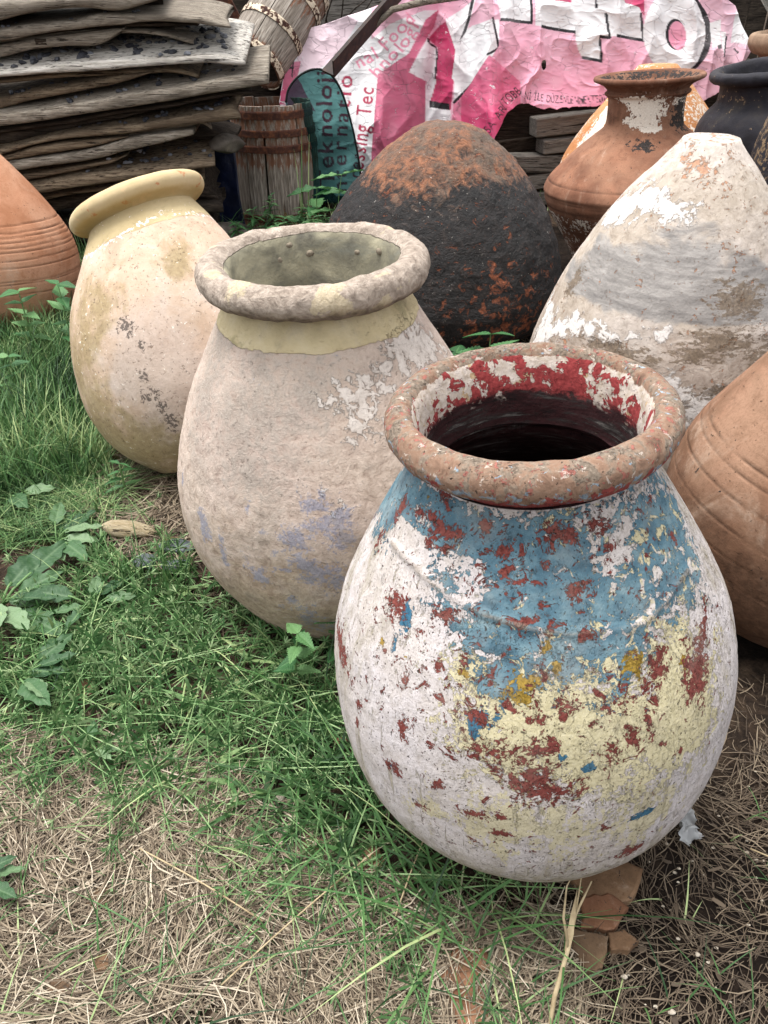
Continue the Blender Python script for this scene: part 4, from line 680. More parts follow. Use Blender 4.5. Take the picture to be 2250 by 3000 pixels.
def rock(seed,sub=2,rough=.35,sq=(1,1,1),facet=True):
    b=bmesh.new(); bmesh.ops.create_icosphere(b,subdivisions=sub,radius=1); V=np.array([v.co for v in b.verts]); F=[tuple(v.index for v in q.verts) for q in b.faces]; b.free()
    if facet:
        rg=np.random.default_rng(seed); 
        for _ in range(7):
            n=rg.normal(size=3); n/=np.linalg.norm(n); d=rg.uniform(.55,.85); t=V@n; V=V-np.outer(np.maximum(0,t-d),n)
    V=V*(1+rough*vnoise(V,1.3,seed,2)[:,None])*np.array(sq); return V,F
FLM=[pmesh('flint',*rock(300+i,1,.25,(1,.8,.75)),False,None,[FL]) for i in range(5)]
def interp_edge(pts,xs):
    p=np.array(pts); k=np.argsort(p[:,0]); p=p[k]; x=np.linspace(p[0,0],p[-1,0],60); _,z=herm(p[:,0],p[:,1],200); X=np.linspace(p[0,0],p[-1,0],200); return np.interp(xs,X,z)
def board(name,top,bot,y,dep,tilt,mat,label,flint=None,seed=0,group='stacked threshing boards'):
    x0=max(top[0][0],bot[0][0]); x1=min(top[-1][0],bot[-1][0]); n=72; xs=np.linspace(x0,x1,n); zt=interp_edge(top,xs); zb_=interp_edge(bot,xs); zb_=zb_+(zt-zb_)*.2; zt=np.maximum(zt,zb_+.006)
    sec=[(0,.06),(-.008,.22),(-.011,.5),(-.008,.78),(0,.92),(.008,.985),(.02,1.),(.12,1.),(.25,1.),(.38,1.),(.5,1.),(.62,1.),(.75,1.),(.88,1.),(1.,1.),(1.01,.5),(1.,0.),(.5,0),(.03,0),(.01,.015)]
    sy=np.array([ (s if s<.03 else s*dep) for s,_ in sec]); sf=np.array([q for _,q in sec])
    P=np.zeros((n,len(sec),3)); P[...,0]=xs[:,None]; P[...,1]=y+sy[None,:]; P[...,2]=zb_[:,None]+(zt-zb_)[:,None]*sf[None,:]+tilt*sy[None,:]
    e=np.clip((x1-xs)/.05,0,1)[:,None]; P[...,0]+=(1-e)*(-.25*sy[None,:]*(.5+.5*math.sin(seed)))*1.
    nn=vnoise(P*np.array([1,3,3]),5,400+seed,3); P[...,2]+=.005*nn; P[...,1]+=.007*vnoise(P*np.array([1,2,4]),7,430+seed,3)+.004*vnoise(P*np.array([1,4,8]),16,460+seed,2)
    P[...,2]+=.003*vnoise(P*np.array([.5,5,5]),12,480+seed,3)*(sf>.9)[None,:]
    c=np.array([(x0+x1)/2,y,float(zb_.mean())]); V=(P-c).reshape(-1,3); k=len(sec)
    F=[tuple(int(q) for q in f) for f in grid_faces(n,k,True)]+[tuple(range(k))[::-1],tuple(range((n-1)*k,n*k))]
    tf=np.tile(((sf>.97)&(sy<dep*.99)).astype(float),n)
    o=empty(name,c,(0,0,0),label,'board',group); me=pmesh('plank',V,F,True,{'topf':tf},[mat]); pl=ob('plank',me,o)
    if flint:
        cnt,xa,xb,da,db,size=flint; rg=random.Random(seed+50)
        for i in range(cnt):
            x=rg.uniform(xa,xb); d=rg.uniform(da,db); d=round(d/.042)*.042+rg.uniform(-.006,.006)
            z=float(np.interp(x,xs,zt))+tilt*d+.003; s=size*rg.uniform(.6,1.25)
            f=ob('flint',rg.choice(FLM),o,(x-c[0],y+d-c[1],z-c[2]),(rg.uniform(-.3,.3),rg.uniform(-.3,.3),rg.uniform(0,6.28))); f.scale=(s*1.25,s,s*.8)
    return o,c
LB={
'top_slab':(WG,'thick knotty grey board on top of the board stack',None),
'dark_end':(WD,'dark board end set back near the top of the board stack',None),
'long_curved':(WG,'long grey board with upcurved rounded tip, second from the stack top',(8,-2.2,-1.4,.03,.2,.018)),
'mortise_upper':(WG,'grey board with slanted end and mortise holes, just above the bleached flint board',None),
'flint_white':(WP,'bleached white threshing board studded with black flints',(110,-2.25,-.92,.05,.5,.027)),
'thin_curved':(WB,'thin curved board wedged right under the bleached flint board',(9,-2.3,-1.9,.03,.12,.02)),
'long_straight':(WG,'longest straight board, reaching furthest right towards the tilted barrel',(40,-2.0,-.85,.05,.4,.021)),
'dark_plank':(WD,'dark plank just below the longest straight board',None),
'grained':(WB,'brown board with flowing wood grain on its edge, middle of the stack',(24,-1.9,-.92,.05,.22,.022)),
'mortise_lower':(WB,'short brown board with one dark square mortise, under the grained board',None),
'pale_lower':(WG,'pale grey bowed board under the short mortised board',None),
'grey_tip':(WD,'dark grey board with pointed tip jutting out towards the upright barrel',None),
'brown_lower':(WB,'short brown bowed board low in the stack, with rounded end',(4,-1.75,-1.5,.02,.08,.017)),
'slotted_low':(WB,'low board with rows of empty slots and rounded right end',(28,-1.9,-1.05,.05,.35,.02)),
'bottom_dark':(WD,'dark rough board near the bottom of the stack behind the ochre rim',None),
'bottom_chunk':(WD,'short crumbling timber end at the bottom of the stack',None),
'base_beam':(WD,'dark base beam lying on the ground under the stack',None)}
NM={'top_slab':'weathered_board','bottom_chunk':'timber','base_beam':'timber'}
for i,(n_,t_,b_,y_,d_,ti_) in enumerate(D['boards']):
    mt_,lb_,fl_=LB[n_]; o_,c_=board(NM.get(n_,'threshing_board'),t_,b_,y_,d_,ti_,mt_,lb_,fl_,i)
    if n_ in('mortise_upper','mortise_lower'):      # dark wood blocks in the edge where the mortise holes sit
        spots=[(-1.16,.035),(-1.98,.04)] if n_=='mortise_upper' else [(-1.44,.02)]
        for xx,hh in spots:
            xs_=np.array([xx]); zt=float(interp_edge(t_,xs_)[0]); zb2=float(interp_edge(b_,xs_)[0])
            V,F=boxvf(.07 if n_=='mortise_upper' else .05,.05,(zt-zb2)*.45,.004); ob('mortise_block',pmesh('mortise_block',V,F,False,None,[WD]),o_,(xx-c_[0],y_+.012-c_[1],(zt-(zt-zb2)*.3)-c_[2]))
# thin boards set back in the gaps
BD_={q[0]:q for q in D['boards']}
for i,(nm,dz,dy,dx,lb_) in enumerate([('long_curved',-.075,.10,-.25,'thin dark board set back just under the long upcurved board'),('flint_white',-.07,.09,-.3,'thin board set back right below the bleached flint board'),('long_straight',-.095,.08,-.12,'thin grey board set back under the longest straight board'),('grained',-.075,.09,-.2,'thin brown board set back under the flowing-grain board'),('slotted_low',-.10,.1,-.1,'thin dark board set back beneath the slotted low board'),('top_slab',-.13,.12,.15,'thin board set back under the thick knotty top board')]):
    _,t_,b_,y_,d_,ti_=BD_[nm]; t2=[(x+dx,z+dz) for x,z in t_]; b2=[(x+dx,z+dz-.03) for x,z in t_]; board('threshing_board',t2,b2,y_+dy,d_*.8,ti_*.6,[WG,WB,WD][i%3],lb_,None,30+i)
# loose rubble beside the stack
for i,(x,y,z,s,l) in enumerate([(-1.0,5.35,.66,(.12,.1,.07),'grey rough stone wedged between board tips and upright barrel'),(-1.02,5.3,.12,(.2,.15,.1),'round dark stone at the foot of the board stack'),(-2.28,4.98,1.0,(.05,.05,.05),'rounded brown stone poking out at the left edge of the stack')]):
    V,F=rock(500+i,3,.3,s); o=ob('stone',pmesh('stone',V,F,True,None,[mat_clay('stone_%d'%i,'#6d665e','#423c37','#8a837a')]),None,(x,y,z)); tag(o,l,'stone')
# ---------------------------------------------------------------- barrels
def mat_rust():
    m=M('rusty_iron',.85,.3); n=m.noise(30,7,.65,.4); n2=m.noise(8,6,.6,.4)
    col=m.ramp(n,(.3,'#2b1915'),(.5,'#4a2b20'),(.65,'#6b4029'),(.8,'#855a3d')); col=m.mix(m.ma('MULTIPLY',m.ss(n,.46,.5),m.attr('flake')),col,m.ramp(n,(.4,'#b9a68c'),(.7,'#ded2bd')))
    return m.done(col,n,.004,1.)
RU=mat_rust()
def mat_stave():
    m=M('barrel_oak',.9,.15); oi=m.rnd(); g=m.noise(4,7,.65,.8,m.scale(16,16,1.2)); n0=m.noise(5,6,.6,.3)
    col=m.ramp(g,(.3,'#4d453d'),(.48,'#857c72'),(.65,'#b5aca1')); col=m.mix(m.ss(oi,0,1,0,.5),col,srgb('#6d6257'))
    rs=m.chip(m.attr('rust'),m.noise(9,6,.7,.3,m.scale(5,5,1)),1.6,.2,.66); col=m.mix(m.ma('MULTIPLY',rs,.75),col,m.ramp(n0,(.3,'#4a2a1b'),(.6,'#7f4b2c')))
    return m.done(col,g,.004,1.)
SV=mat_stave()
def barrel(name,label,H,rtop,rmid,rbot,ns,hoops,loc,rot,rustz,head=None,gap=None,flake=0.):
    o=empty(name,loc,rot,label,'barrel')
    zz=np.linspace(0,H,15); rr=np.interp(zz,[0,H*.2,H*.5,H*.8,H],[rbot,(rbot+rmid*2)/3,rmid,(rtop+rmid*2)/3,rtop]); rr=np.convolve(np.pad(rr,2,'edge'),np.ones(5)/5,'valid')
    da=math.pi/ns*.96; an=np.linspace(-da,da,4); th=.02; V=[]
    for z,r in zip(zz,rr):
        for a in an: V.append((r*math.sin(a)*1.,-r*math.cos(a),z))
        for a in an[::-1]: V.append(((r-th)*math.sin(a),-(r-th)*math.cos(a),z))
    k=8; F=[tuple(int(q) for q in f) for f in grid_faces(15,k,True)]+[tuple(range(k))[::-1],tuple(range(14*k,15*k))]
    rz=np.zeros(len(V)); 
    for z0 in rustz: rz=np.maximum(rz,np.clip(1-np.abs(np.array(V)[:,2]-z0)/.14,0,1))
    me=pmesh('stave',V,F,False,{'rust':rz},[SV])
    for i in range(ns):
        a=2*math.pi*i/ns+random.uniform(-.01,.01); s=ob('stave',me,o,(0,0,random.uniform(-.006,.006)),(0,0,a))
        if gap is not None and i in gap: s.rotation_euler=(random.uniform(-.01,.01),0,a+gap[i])
    for z0,h in hoops:
        pr=[]
        for t in np.linspace(0,1,5): z=z0-h/2+h*t; pr.append((float(np.interp(z,zz,rr))+.004,z))
        pr=[(r+.003,z) for r,z in pr]+[(r-.001,z) for r,z in pr[::-1]]; pr.append(pr[0])
        lathe('hoop',pr,64,RU,lambda P,ph,z,r,i_:.003*vnoise(P,9,5,2),{'flake':lambda P,ph,z,r,i_:np.full(ph.shape,flake)},o)
    if head is not None:
        hp=float(np.interp(head,zz,rr))-.02; lathe('head',[(hp,head),(hp*.66,head+.002),(hp*.33,head),(.003,head)],40,WD,None,{'topf':Zero},o)
    return o
barrel('upright_barrel','upright grey barrel with three rusty hoops and split staves, by the weeds',0.82,.275,.325,.30,15,[(.765,.05),(.655,.045),(.56,.045),(.1,.05)],(-.80,6.05,0),(0,0,.14),[.75,.6,.5,.06],head=.68,gap={0:.045,1:-.02})
p0,p1=Vector(D['pts']['tb0']),Vector(D['pts']['tb1']); dv=(p1-p0).normalized()
barrel('tilted_barrel','grey barrel lying tilted on the heap, hoops flaked with cream paint',.74,.215,.245,.215,16,[(.02,.05),(.25,.05),(.52,.055),(.66,.06)],p0,dv.to_track_quat('Z','Y').to_euler(),[.0,.5,.6],head=.05,flake=1.)
# timber stack under the banner
for i,(a,b,h) in enumerate(D['pts']['timb']):
    a,b=Vector(a),Vector(b); hh=h/400; L=(b-a).length+.9; V,F=boxvf(L,.16,hh,.008); V=np.array(V); V[:,2]+=.006*vnoise(V,4,520+i,2); V+=.004*vnoise(V*np.array([1,4,4]),9,530+i,2)[:,None]
    d=(b-a).normalized(); o=ob('timber',pmesh('timber',V,F,False,{'topf':np.zeros(len(V))},[WT if i<5 else WD]),None,a+d*(L/2)+Vector((0,.08,-hh/2)),d.to_track_quat('X','Z').to_euler())
    tag(o,['topmost square grey timber under the banner hem, with cut end','second grey timber down, shorter, with chipped end','third grey timber down with wavy grain, longest of the stack','fourth grey timber down, nearly hidden by the jars','lowest grey timber on the ground behind the jars','dark timber in the shadow behind the charred jar','dark timber deep under the banner, beside the torn hem'][i],'timber','timbers stacked under the banner')
# bearers inside the heap that carry the banner and barrel
for i,(x,y,z,l,h,rz,lab) in enumerate([(.5,6.95,.45,2.4,.9,.02,'bulky dark timber pack hidden under the banner, left half'),(2.0,7.1,.5,1.8,1.0,0,'bulky dark timber pack hidden under the banner, right half'),(-.95,6.75,.45,.9,.9,.1,'dark timber pack carrying the tilted barrel')]):
    V,F=boxvf(l,.5,h,.02); V=np.array(V); V+=.01*vnoise(V,4,540+i,2)[:,None]; tag(ob('timber_pack',pmesh('timber_pack',V,F,False,{'topf':np.zeros(len(V))},[WD]),None,(x,y,z),(0,0,rz)),lab,'timber')
# ---------------------------------------------------------------- printed banner over the heap
BU0,BV0,BW,BH=800,-70,1430,690
def canvas():
    yy,xx=np.mgrid[0:BH,0:BW].astype(float); xx+=BU0; yy+=BV0
    c2=lambda q:[(x*.5425+600,y*.5425) for x,y in q]; c3=lambda q:[(x*.5425+1350,y*.5425) for x,y in q]
    pink=np.array(srgb('#dba0b3')[:3]); mag=np.array(srgb('#bd4169')[:3]); wh=np.array(srgb('#e0dedf')[:3]); bk=np.array(srgb('#1d1a1f')[:3]); crim=np.array(srgb('#9c2c4b')[:3]); pale=np.array(srgb('#dfbac8')[:3])
    P=np.stack([xx/70,yy/70,0*xx],-1); n=vnoise(P,1,601,4); n2=vnoise(P,.35,602,3)
    img=np.zeros((BH,BW,3))+pale
    def fill(poly,col,soft=0,vals=None):
        p=np.array(poly); x0,x1=int(max(0,p[:,0].min()-BU0-2)),int(min(BW,p[:,0].max()-BU0+3)); y0,y1=int(max(0,p[:,1].min()-BV0-2)),int(min(BH,p[:,1].max()-BV0+3))
        if x1<=x0 or y1<=y0: return
        m=inpoly(xx[y0:y1,x0:x1],yy[y0:y1,x0:x1],poly); sub=img[y0:y1,x0:x1]; sub[m]=col[y0:y1,x0:x1][m] if getattr(col,'ndim',1)==3 else col
    def line(pts,w,col):
        for (ax,ay),(bx,by) in zip(pts[:-1],pts[1:]):
            d=math.hypot(bx-ax,by-ay)+1e-6; nx,ny=-(by-ay)/d*w/2,(bx-ax)/d*w/2; fill([(ax+nx,ay+ny),(bx+nx,by+ny),(bx-nx,by-ny),(ax-nx,ay-ny)],col)
    def ell(cx,cy,rx,ry): return [(cx+rx*math.cos(t),cy+ry*math.sin(t)) for t in np.linspace(0,2*math.pi,40,endpoint=False)]
    g=np.clip(.5+n2*.8+n*.35,0,1)[...,None]; PK=pink*g+pale*(1-g)
    gm=np.clip(.55+(yy-180)/300+n*.5,0,1)[...,None]; GRAD=mag*gm+pink*(1-gm); CR=mag*np.clip(.75+n,0,1)[...,None]+crim*(1-np.clip(.75+n,0,1)[...,None])
    fill([(780,-80),(2250,-80),(2250,640),(780,640)],PK)
    # left panel
    fill(c2([(380,100),(900,20),(900,1200),(380,1200)]),wh*.97)
    fill(c2([(520,150),(870,50),(700,330),(560,400),(480,380),(510,280)]),PK*.5+wh*.5); fill(c2([(430,340),(520,330),(500,420),(600,600),(400,560)]),GRAD); fill(c2([(400,475),(440,475),(440,505),(398,505)]),CR); fill(c2([(400,360),(480,360),(480,374),(400,374)]),bk)
    line(c2([(525,170),(515,240),(480,300),(470,420)]),4,bk)
    fill(c2([(640,420),(950,400),(900,900),(930,1200),(600,1200)]),wh); fill(c2([(640,420),(760,330),(1000,130),(1180,60),(1260,60),(1170,150),(1100,290),(940,400)]),wh*.96)
    fill(c2([(1270,55),(1190,110),(1150,200),(1100,290),(935,400),(900,830),(910,1100),(1180,1100),(1190,560),(1195,440),(1100,390),(1160,270),(1240,150)]),CR*.8+PK*.2)
    fill(c2([(1235,150),(1100,390),(1195,440),(1190,620),(1330,620),(1250,430),(1255,280),(1200,215)]),wh)
    fill(c2([(1300,120),(1255,160),(1205,215),(1262,262),(1252,440),(1215,560),(1325,610),(1355,290),(1330,200)]),CR)
    line(c2([(1203,208),(1212,240),(1252,262),(1258,300),(1245,430)]),6,bk); fill(c2([(1215,548),(1320,558),(1320,592),(1215,585)]),bk); fill(c2([(1190,590),(1325,592),(1325,700),(1190,700)]),wh*.95)
    fill(c2([(1300,110),(1450,0),(1700,0),(1590,260),(1530,340),(1340,560),(1355,290)]),wh)
    line(c2([(1450,-20),(1420,110),(1375,235)]),9,bk); fill(c2([(1460,0),(1700,-60),(1700,100),(1560,110),(1440,140),(1400,215)]),PK)
    fill(c3([(40,150),(175,100),(205,255),(145,300),(0,480),(-50,420),(-30,250)]),wh)
    fill(c2([(1340,560),(1530,340),(1560,290),(1640,600),(1700,760),(1590,800),(1330,720)]),GRAD*.7+PK*.3); line(c2([(1340,555),(1430,460),(1530,335)]),8,bk); line(c2([(1555,95),(1587,265),(1520,297)]),7,bk)
    # right field
    fill(c3([(210,-60),(1000,-60),(1000,620),(150,620),(170,300),(205,255)]),GRAD*.45+PK*.55); fill(c3([(150,300),(320,440),(320,800),(0,800),(0,520)]),GRAD)
    fill(c3([(180,-120),(375,-120),(385,120),(215,115)]),wh); line(c3([(378,-40),(380,124)]),7,bk); line(c3([(212,108),(385,125)]),9,bk); fill(c3([(385,-100),(500,-100),(500,10),(590,18),(400,60)]),GRAD)
    fill(c3([(400,-100),(725,-100),(725,40),(790,60),(800,205),(745,195),(755,332),(650,312),(618,245),(615,182),(430,150),(400,140)]),wh); fill(c3([(500,-100),(595,-100),(595,20),(500,5)]),CR); fill(c3([(725,-100),(905,-100),(960,40),(965,70),(980,215),(840,200),(790,200),(780,70),(730,45)]),wh)
    fill(c3([(840,-60),(990,-60),(985,90),(955,40),(880,15)]),CR)
    line(c3([(428,145),(616,178)]),9,bk); line(c3([(648,312),(762,332)]),9,bk); line(c3([(738,198),(802,208)]),8,bk); line(c3([(742,196),(756,332)]),7,bk); line(c3([(780,72),(795,208)]),7,bk); line(c3([(724,-30),(726,46)]),7,bk); line(c3([(835,196),(985,220)]),9,bk); line(c3([(966,70),(981,222)]),7,bk)
    fill(ell(*c3([(1168,182)])[0],98,122),bk); fill(ell(*c3([(1148,178)])[0],92,120),wh); fill(ell(*c3([(1158,188)])[0],29,46),bk); fill(ell(*c3([(1168,194)])[0],25,42),GRAD)
    fill(c3([(1340,125),(1400,105),(1398,240),(1350,262)]),wh); fill(c3([(1402,172),(1430,180),(1410,300),(1400,240)]),wh); line(c3([(1432,200),(1410,312)]),5,bk); fill(c3([(1375,250),(1400,240),(1400,265),(1378,268)]),bk); fill(c3([(1475,60),(1520,90),(1575,255),(1470,230),(1452,235)]),wh); line(c3([(1468,262),(1490,288)]),5,bk)
    # lettering
    def glyphs(txt,pos,size,col,spread=1.,weight=0):
        """pos: list of points (polyline); characters follow it"""
        p=np.array(pos,float); d=np.r_[0,np.cumsum(np.hypot(*np.diff(p,axis=0).T))]
        adv=[]; tris=[]
        for ch in txt:
            if ch==' ': adv.append(.42); tris.append(None); continue
            cu=bpy.data.curves.new('t','FONT'); cu.body=ch; cu.size=1; cu.resolution_u=4; cu.offset=weight; o=bpy.data.objects.new('t',cu); me=bpy.data.meshes.new_from_object(o); me.calc_loop_triangles()
            V=np.array([v.co[:2] for v in me.vertices]); T=[tuple(t.vertices) for t in me.loop_triangles]; tris.append((V,T)); adv.append(float(V[:,0].max())+.09)
            bpy.data.objects.remove(o); bpy.data.curves.remove(cu); bpy.data.meshes.remove(me)
        tot=sum(adv)*size; k=d[-1]/tot if spread is None else spread; s=0
        for ch,a,t in zip(txt,adv,tris):
            c=(s+a*size*k*.5); x=np.interp(c,d,p[:,0]); y=np.interp(c,d,p[:,1]); x2=np.interp(c+2,d,p[:,0]); y2=np.interp(c+2,d,p[:,1]); x1=np.interp(c-2,d,p[:,0]); y1=np.interp(c-2,d,p[:,1]); an=math.atan2(y2-y1,x2-x1); s+=a*size*k
            if t is None: continue
            V,T=t; X=(V[:,0]-a*.5+.04)*size*min(k,1.15); Y=-V[:,1]*size; gx=x+X*math.cos(an)-Y*math.sin(an); gy=y+X*math.sin(an)+Y*math.cos(an)
            for q in T: fill([(gx[i],gy[i]) for i in q],col)
    rose=np.array(srgb('#a5284a')[:3]); fad=np.array(srgb('#d98aa0')[:3])
    glyphs('Teknoloji',c2([(700,1010),(690,700),(685,380)]),66,rose,None,.02); glyphs('Internatio',c2([(770,1090),(765,800),(785,560),(800,400)]),62,rose,None,.012); glyphs('nal Food',c2([(830,375),(960,300),(1140,110)]),56,fad,None,.012)
    glyphs('Processing Tec',c2([(845,1130),(850,950),(880,760),(905,560),(915,470)]),60,rose,None,.012); glyphs('hnologi',c2([(925,430),(1000,350),(1090,260),(1160,140)]),52,fad,None,.012)
    dk=bk*1.2
    glyphs('(TOBB',c3([(228,590),(330,500)]),38,dk,None); glyphs('N\u0130 \u0130LE D\u00dcZENLENMEKTED\u0130R',c3([(335,535),(470,553),(640,560),(800,548)]),32,dk,None); glyphs('SA AR',c3([(150,722),(250,590)]),36,dk,None)
    # fading and grime
    g2=np.clip(n*.9-.15,0,.5)[...,None]; img=img*(1-g2*.5)+np.array([.72,.68,.69])*g2*.5
    return img
cv_=canvas()
bc=np.array(D['ban']); NA,NB=560,230
aa=np.linspace(0,len(bc)-1,NA); ii=np.clip(aa.astype(int),0,len(bc)-2); fa=(aa-ii)[:,None,None]; colz=bc[ii]*(1-fa)+bc[ii+1]*fa
k_=np.ones(15)/15; colz_s=np.stack([np.convolve(np.pad(colz[:,r,c],7,'edge'),k_,'valid') for r in range(4) for c in range(3)],-1).reshape(NA,4,3); colz[...,:3]=colz_s
bb=np.linspace(0,3,NB); jj=np.clip(bb.astype(int),0,2); fb=(bb-jj)[None,:,None]; G5=colz[:,jj]*(1-fb)+colz[:,jj+1]*fb
Pb=G5[...,:3].copy(); UV=G5[...,3:]
q=np.stack([UV[...,0]/100,UV[...,1]/100,0*UV[...,0]],-1); w=np.stack([vnoise(q,.8,611,2),vnoise(q,.8,612,2),0*q[...,0]],-1)
crease=(1-np.abs(vnoise(q+w*.5,1.3,613,2)))**3; cre2=(1-np.abs(vnoise(q*np.array([1,1.6,1])+w*.4,3.2,614,2)))**4; low=vnoise(q,.7,615,2)
crL=(1-np.abs(vnoise(q*np.array([1,.35,1])+w*.6,.9,619,2)))**4; Pb[...,1]-=.07*low+.05*crL+.010*crease**3+.003*cre2**2+.0006*vnoise(q,9,616,3); Pb[...,2]+=.008*crL
fold=np.exp(-((UV[...,0]-1290+.1*UV[...,1])/26)**2)*.07-np.exp(-((UV[...,0]-1345-.1*UV[...,1])/22)**2)*.05+np.exp(-((UV[...,0]-1445-.12*UV[...,1])/14)**2)*.05; Pb[...,1]+=fold
iu=np.clip((UV[...,0]-BU0),0,BW-1.01); iv=np.clip(UV[...,1]-BV0,0,BH-1.01); a0,b0=iu.astype(int),iv.astype(int); fu,fv=(iu-a0)[...,None],(iv-b0)[...,None]
colr_=(cv_[b0,a0]*(1-fu)+cv_[b0,a0+1]*fu)*(1-fv)+(cv_[b0+1,a0]*(1-fu)+cv_[b0+1,a0+1]*fu)*fv
Fb=grid_faces(NA,NB); # torn hole and ragged hem
hole=((UV[...,0]-1592)/7)**2+((UV[...,1]-192)/14)**2<1+.5*vnoise(q,9,617,2)
rag=vnoise(np.stack([UV[...,0]/20,0*q[...,0],0*q[...,0]],-1),1,618,2); bt=np.repeat(np.linspace(0,1,NB)[None,:],NA,0)
kill=(hole|(bt>.985+.02*rag)).ravel(); Fb=Fb[~kill[Fb].any(1)]
def mat_banner():
    m=M('printed_vinyl',.5,.35); n1=m.noise(7,7,.65,.5); n2=m.noise(34,6,.65,.3)
    col=m.attr('print','Color'); flk=m.ss(m.noise(16,7,.7,.8,m.scale(1,1,2)),.64,.655); col=m.mix(m.ma('MULTIPLY',flk,.75),col,srgb('#e9e3e4'))
    crk=m.ss(m.vor(9,'DISTANCE_TO_EDGE',m.scale(1,1,1.6)),0,.03,1,0); crk=m.ma('MULTIPLY',crk,m.ss(n1,.46,.56)); col=m.mix(m.ma('MULTIPLY',crk,.35),col,srgb('#8d8088'))
    h=addh(m,(n1,.15),(n2,.06),(flk,.5),(crk,-.8)); return m.done(col,h,.006,.8)
bme=pmesh('banner',Pb,Fb,True,None,[mat_banner()],{'print':np.concatenate([colr_,np.ones((*colr_.shape[:2],1))],-1)})
bo=ob('banner',bme); tag(bo,'crumpled pink and white printed banner draped over the heap','banner')
md=bo.modifiers.new('thick','SOLIDIFY'); md.thickness=.002
# ---------------------------------------------------------------- dark net screen
def mat_net():
    m=M('dark_teal_film',.35,.4); m.put(m.b.inputs['Base Color'],srgb('#163f42')); tr=m.n('ShaderNodeBsdfTransparent'); tr.inputs[0].default_value=srgb('#6a9c9a'); mx_=m.n('ShaderNodeMixShader'); n=m.noise(5,4,.6); m.L.new(m.ss(n,.35,.65,.6,.85),mx_.inputs[0]); m.L.new(m.b.outputs[0],mx_.inputs[1]); m.L.new(tr.outputs[0],mx_.inputs[2]); m.L.new(mx_.outputs[0],m.N['Material Output'].inputs[0]); return m.m
np_=np.array(D['pts']['net']); t_=np.linspace(0,1,len(np_)); tt=np.linspace(0,1,50); loop=np.stack([herm(t_,np_[:,i],50)[1] for i in range(3)],1); loop[:,1]+=.05*np.sin(tt*3.1)-.02
root=empty('screen',(float(loop[:,0].mean()),5.9,.0),(0,0,0),'dark see-through oval net screen with black wire edge, beside the upright barrel','screen'); off=np.array([root.location.x,5.9,0])
V,F=tube(loop-off,.008,6); mw=M('black_wire',.5).done(srgb('#121314')); ob('wire',pmesh('wire',V,F,True,None,[mw]),root)
cx=np.array([-.46,5.93,.5]); ring=[]
for s in np.linspace(0,1,12): 
    a=loop*(1-s)+(np.array([-.5,5.9,.0])+np.stack([(loop[:,0]+.45)*.6,0*tt,np.clip(loop[:,2],0,.3)*.6],1))*s; a[:,1]+=.03*vnoise(a*3,1,7,2); ring.append(a)
ob('film',pmesh('film',np.array(ring).reshape(-1,3)-off,grid_faces(12,50),True,None,[mat_net()]),root)
# ---------------------------------------------------------------- iron channel, pole, tarp, clutter behind
def beamobj(name,a,b,prof,mat,label,cat,roll=0.,jit=.0):
    a,b=Vector(a),Vector(b); L=(b-a).length; n=14; V=[]
    for t in np.linspace(0,L,n):
        for y,z in prof: V.append((t,y,z))
    V=np.array(V); V[:,1:]+=jit*vnoise(V*np.array([1,1,1]),3,5,2)[:,None]; k=len(prof); F=[tuple(int(q) for q in f) for f in grid_faces(n,k,True)]+[tuple(range(k))[::-1],tuple(range((n-1)*k,n*k))]
    e=(b-a).to_track_quat('X','Z').to_matrix()@Matrix.Rotation(roll,3,'X'); o=ob(name,pmesh(name,V,F,False,{'flake':np.zeros(len(V)),'topf':np.zeros(len(V))},[mat]),None,a,e.to_euler()); return tag(o,label,cat)
def mat_iron():
    m=M('dark_rusted_iron',.7,.4); n=m.noise(24,7,.65,.4); return m.done(m.ramp(n,(.3,'#1e1716'),(.55,'#33251f'),(.75,'#5a3a29')),n,.003,.8)
MI=mat_iron()
beamobj('iron_channel',D['pts']['beam0'],D['pts']['beam1'],[(-.05,-.06),(-.05,.06),(-.04,.06),(-.04,-.045),(.05,-.045),(.05,-.06)],MI,'dark rusted iron channel slanting over the banner','iron bar',R(20))
V,F=tube(np.array([D['pts']['pole0'],D['pts']['pole1'],(.27,6.22,1.395),D['pts']['pole2'],(.9,6.4,1.47)]),[.016,.02,.022,.02,.018],8); tag(ob('pole',pmesh('pole',V,F,True,{'topf':np.zeros(len(V))},[WG]),None),'thin bent wooden pole lying along the banner top beside the iron channel','pole')
def mat_tarp(c1,c2): 
    m=M('woven_tarp',.45,.4); n=m.noise(5,5,.6,.5); return m.done(m.ramp(n,(.3,c1),(.7,c2)),m.noise(9,5,.65),.02,.8)
def sheet(name,c,label,mat,nu=50,nv=50,amp=.05,seed=0,cat='tarp'):
    c=np.array(c,float); u=np.linspace(0,1,nu)[:,None,None]; v=np.linspace(0,1,nv)[None,:,None]; P=(c[0]*(1-u)+c[1]*u)*(1-v)+(c[3]*(1-u)+c[2]*u)*v
    P[...,1]+=amp*vnoise(P,3,seed,2)+amp*.5*(1-np.abs(vnoise(P,5,seed+1,2)))**2; P[...,0]+=amp*.4*vnoise(P,4,seed+2,2)
    o=ob(name,pmesh(name,P,grid_faces(nu,nv),True,None,[mat])); md=o.modifiers.new('t','SOLIDIFY'); md.thickness=.003; return tag(o,label,cat)
sheet('tarp',[(-1.75,5.85,1.60),(-1.28,5.95,1.60),(-1.15,5.95,1.27),(-1.55,5.85,1.29)],'bright blue tarp corner hanging at the top of the board stack',mat_tarp('#2a6fa8','#4f9fd0'),seed=701)
sheet('tarp',[(-1.9,5.82,1.1),(-1.05,5.75,.95),(-.98,5.62,.02),(-1.8,5.75,.02)],'dark navy tarp hanging behind the board tips beside the upright barrel',mat_tarp('#080f22','#121f44'),seed=702)
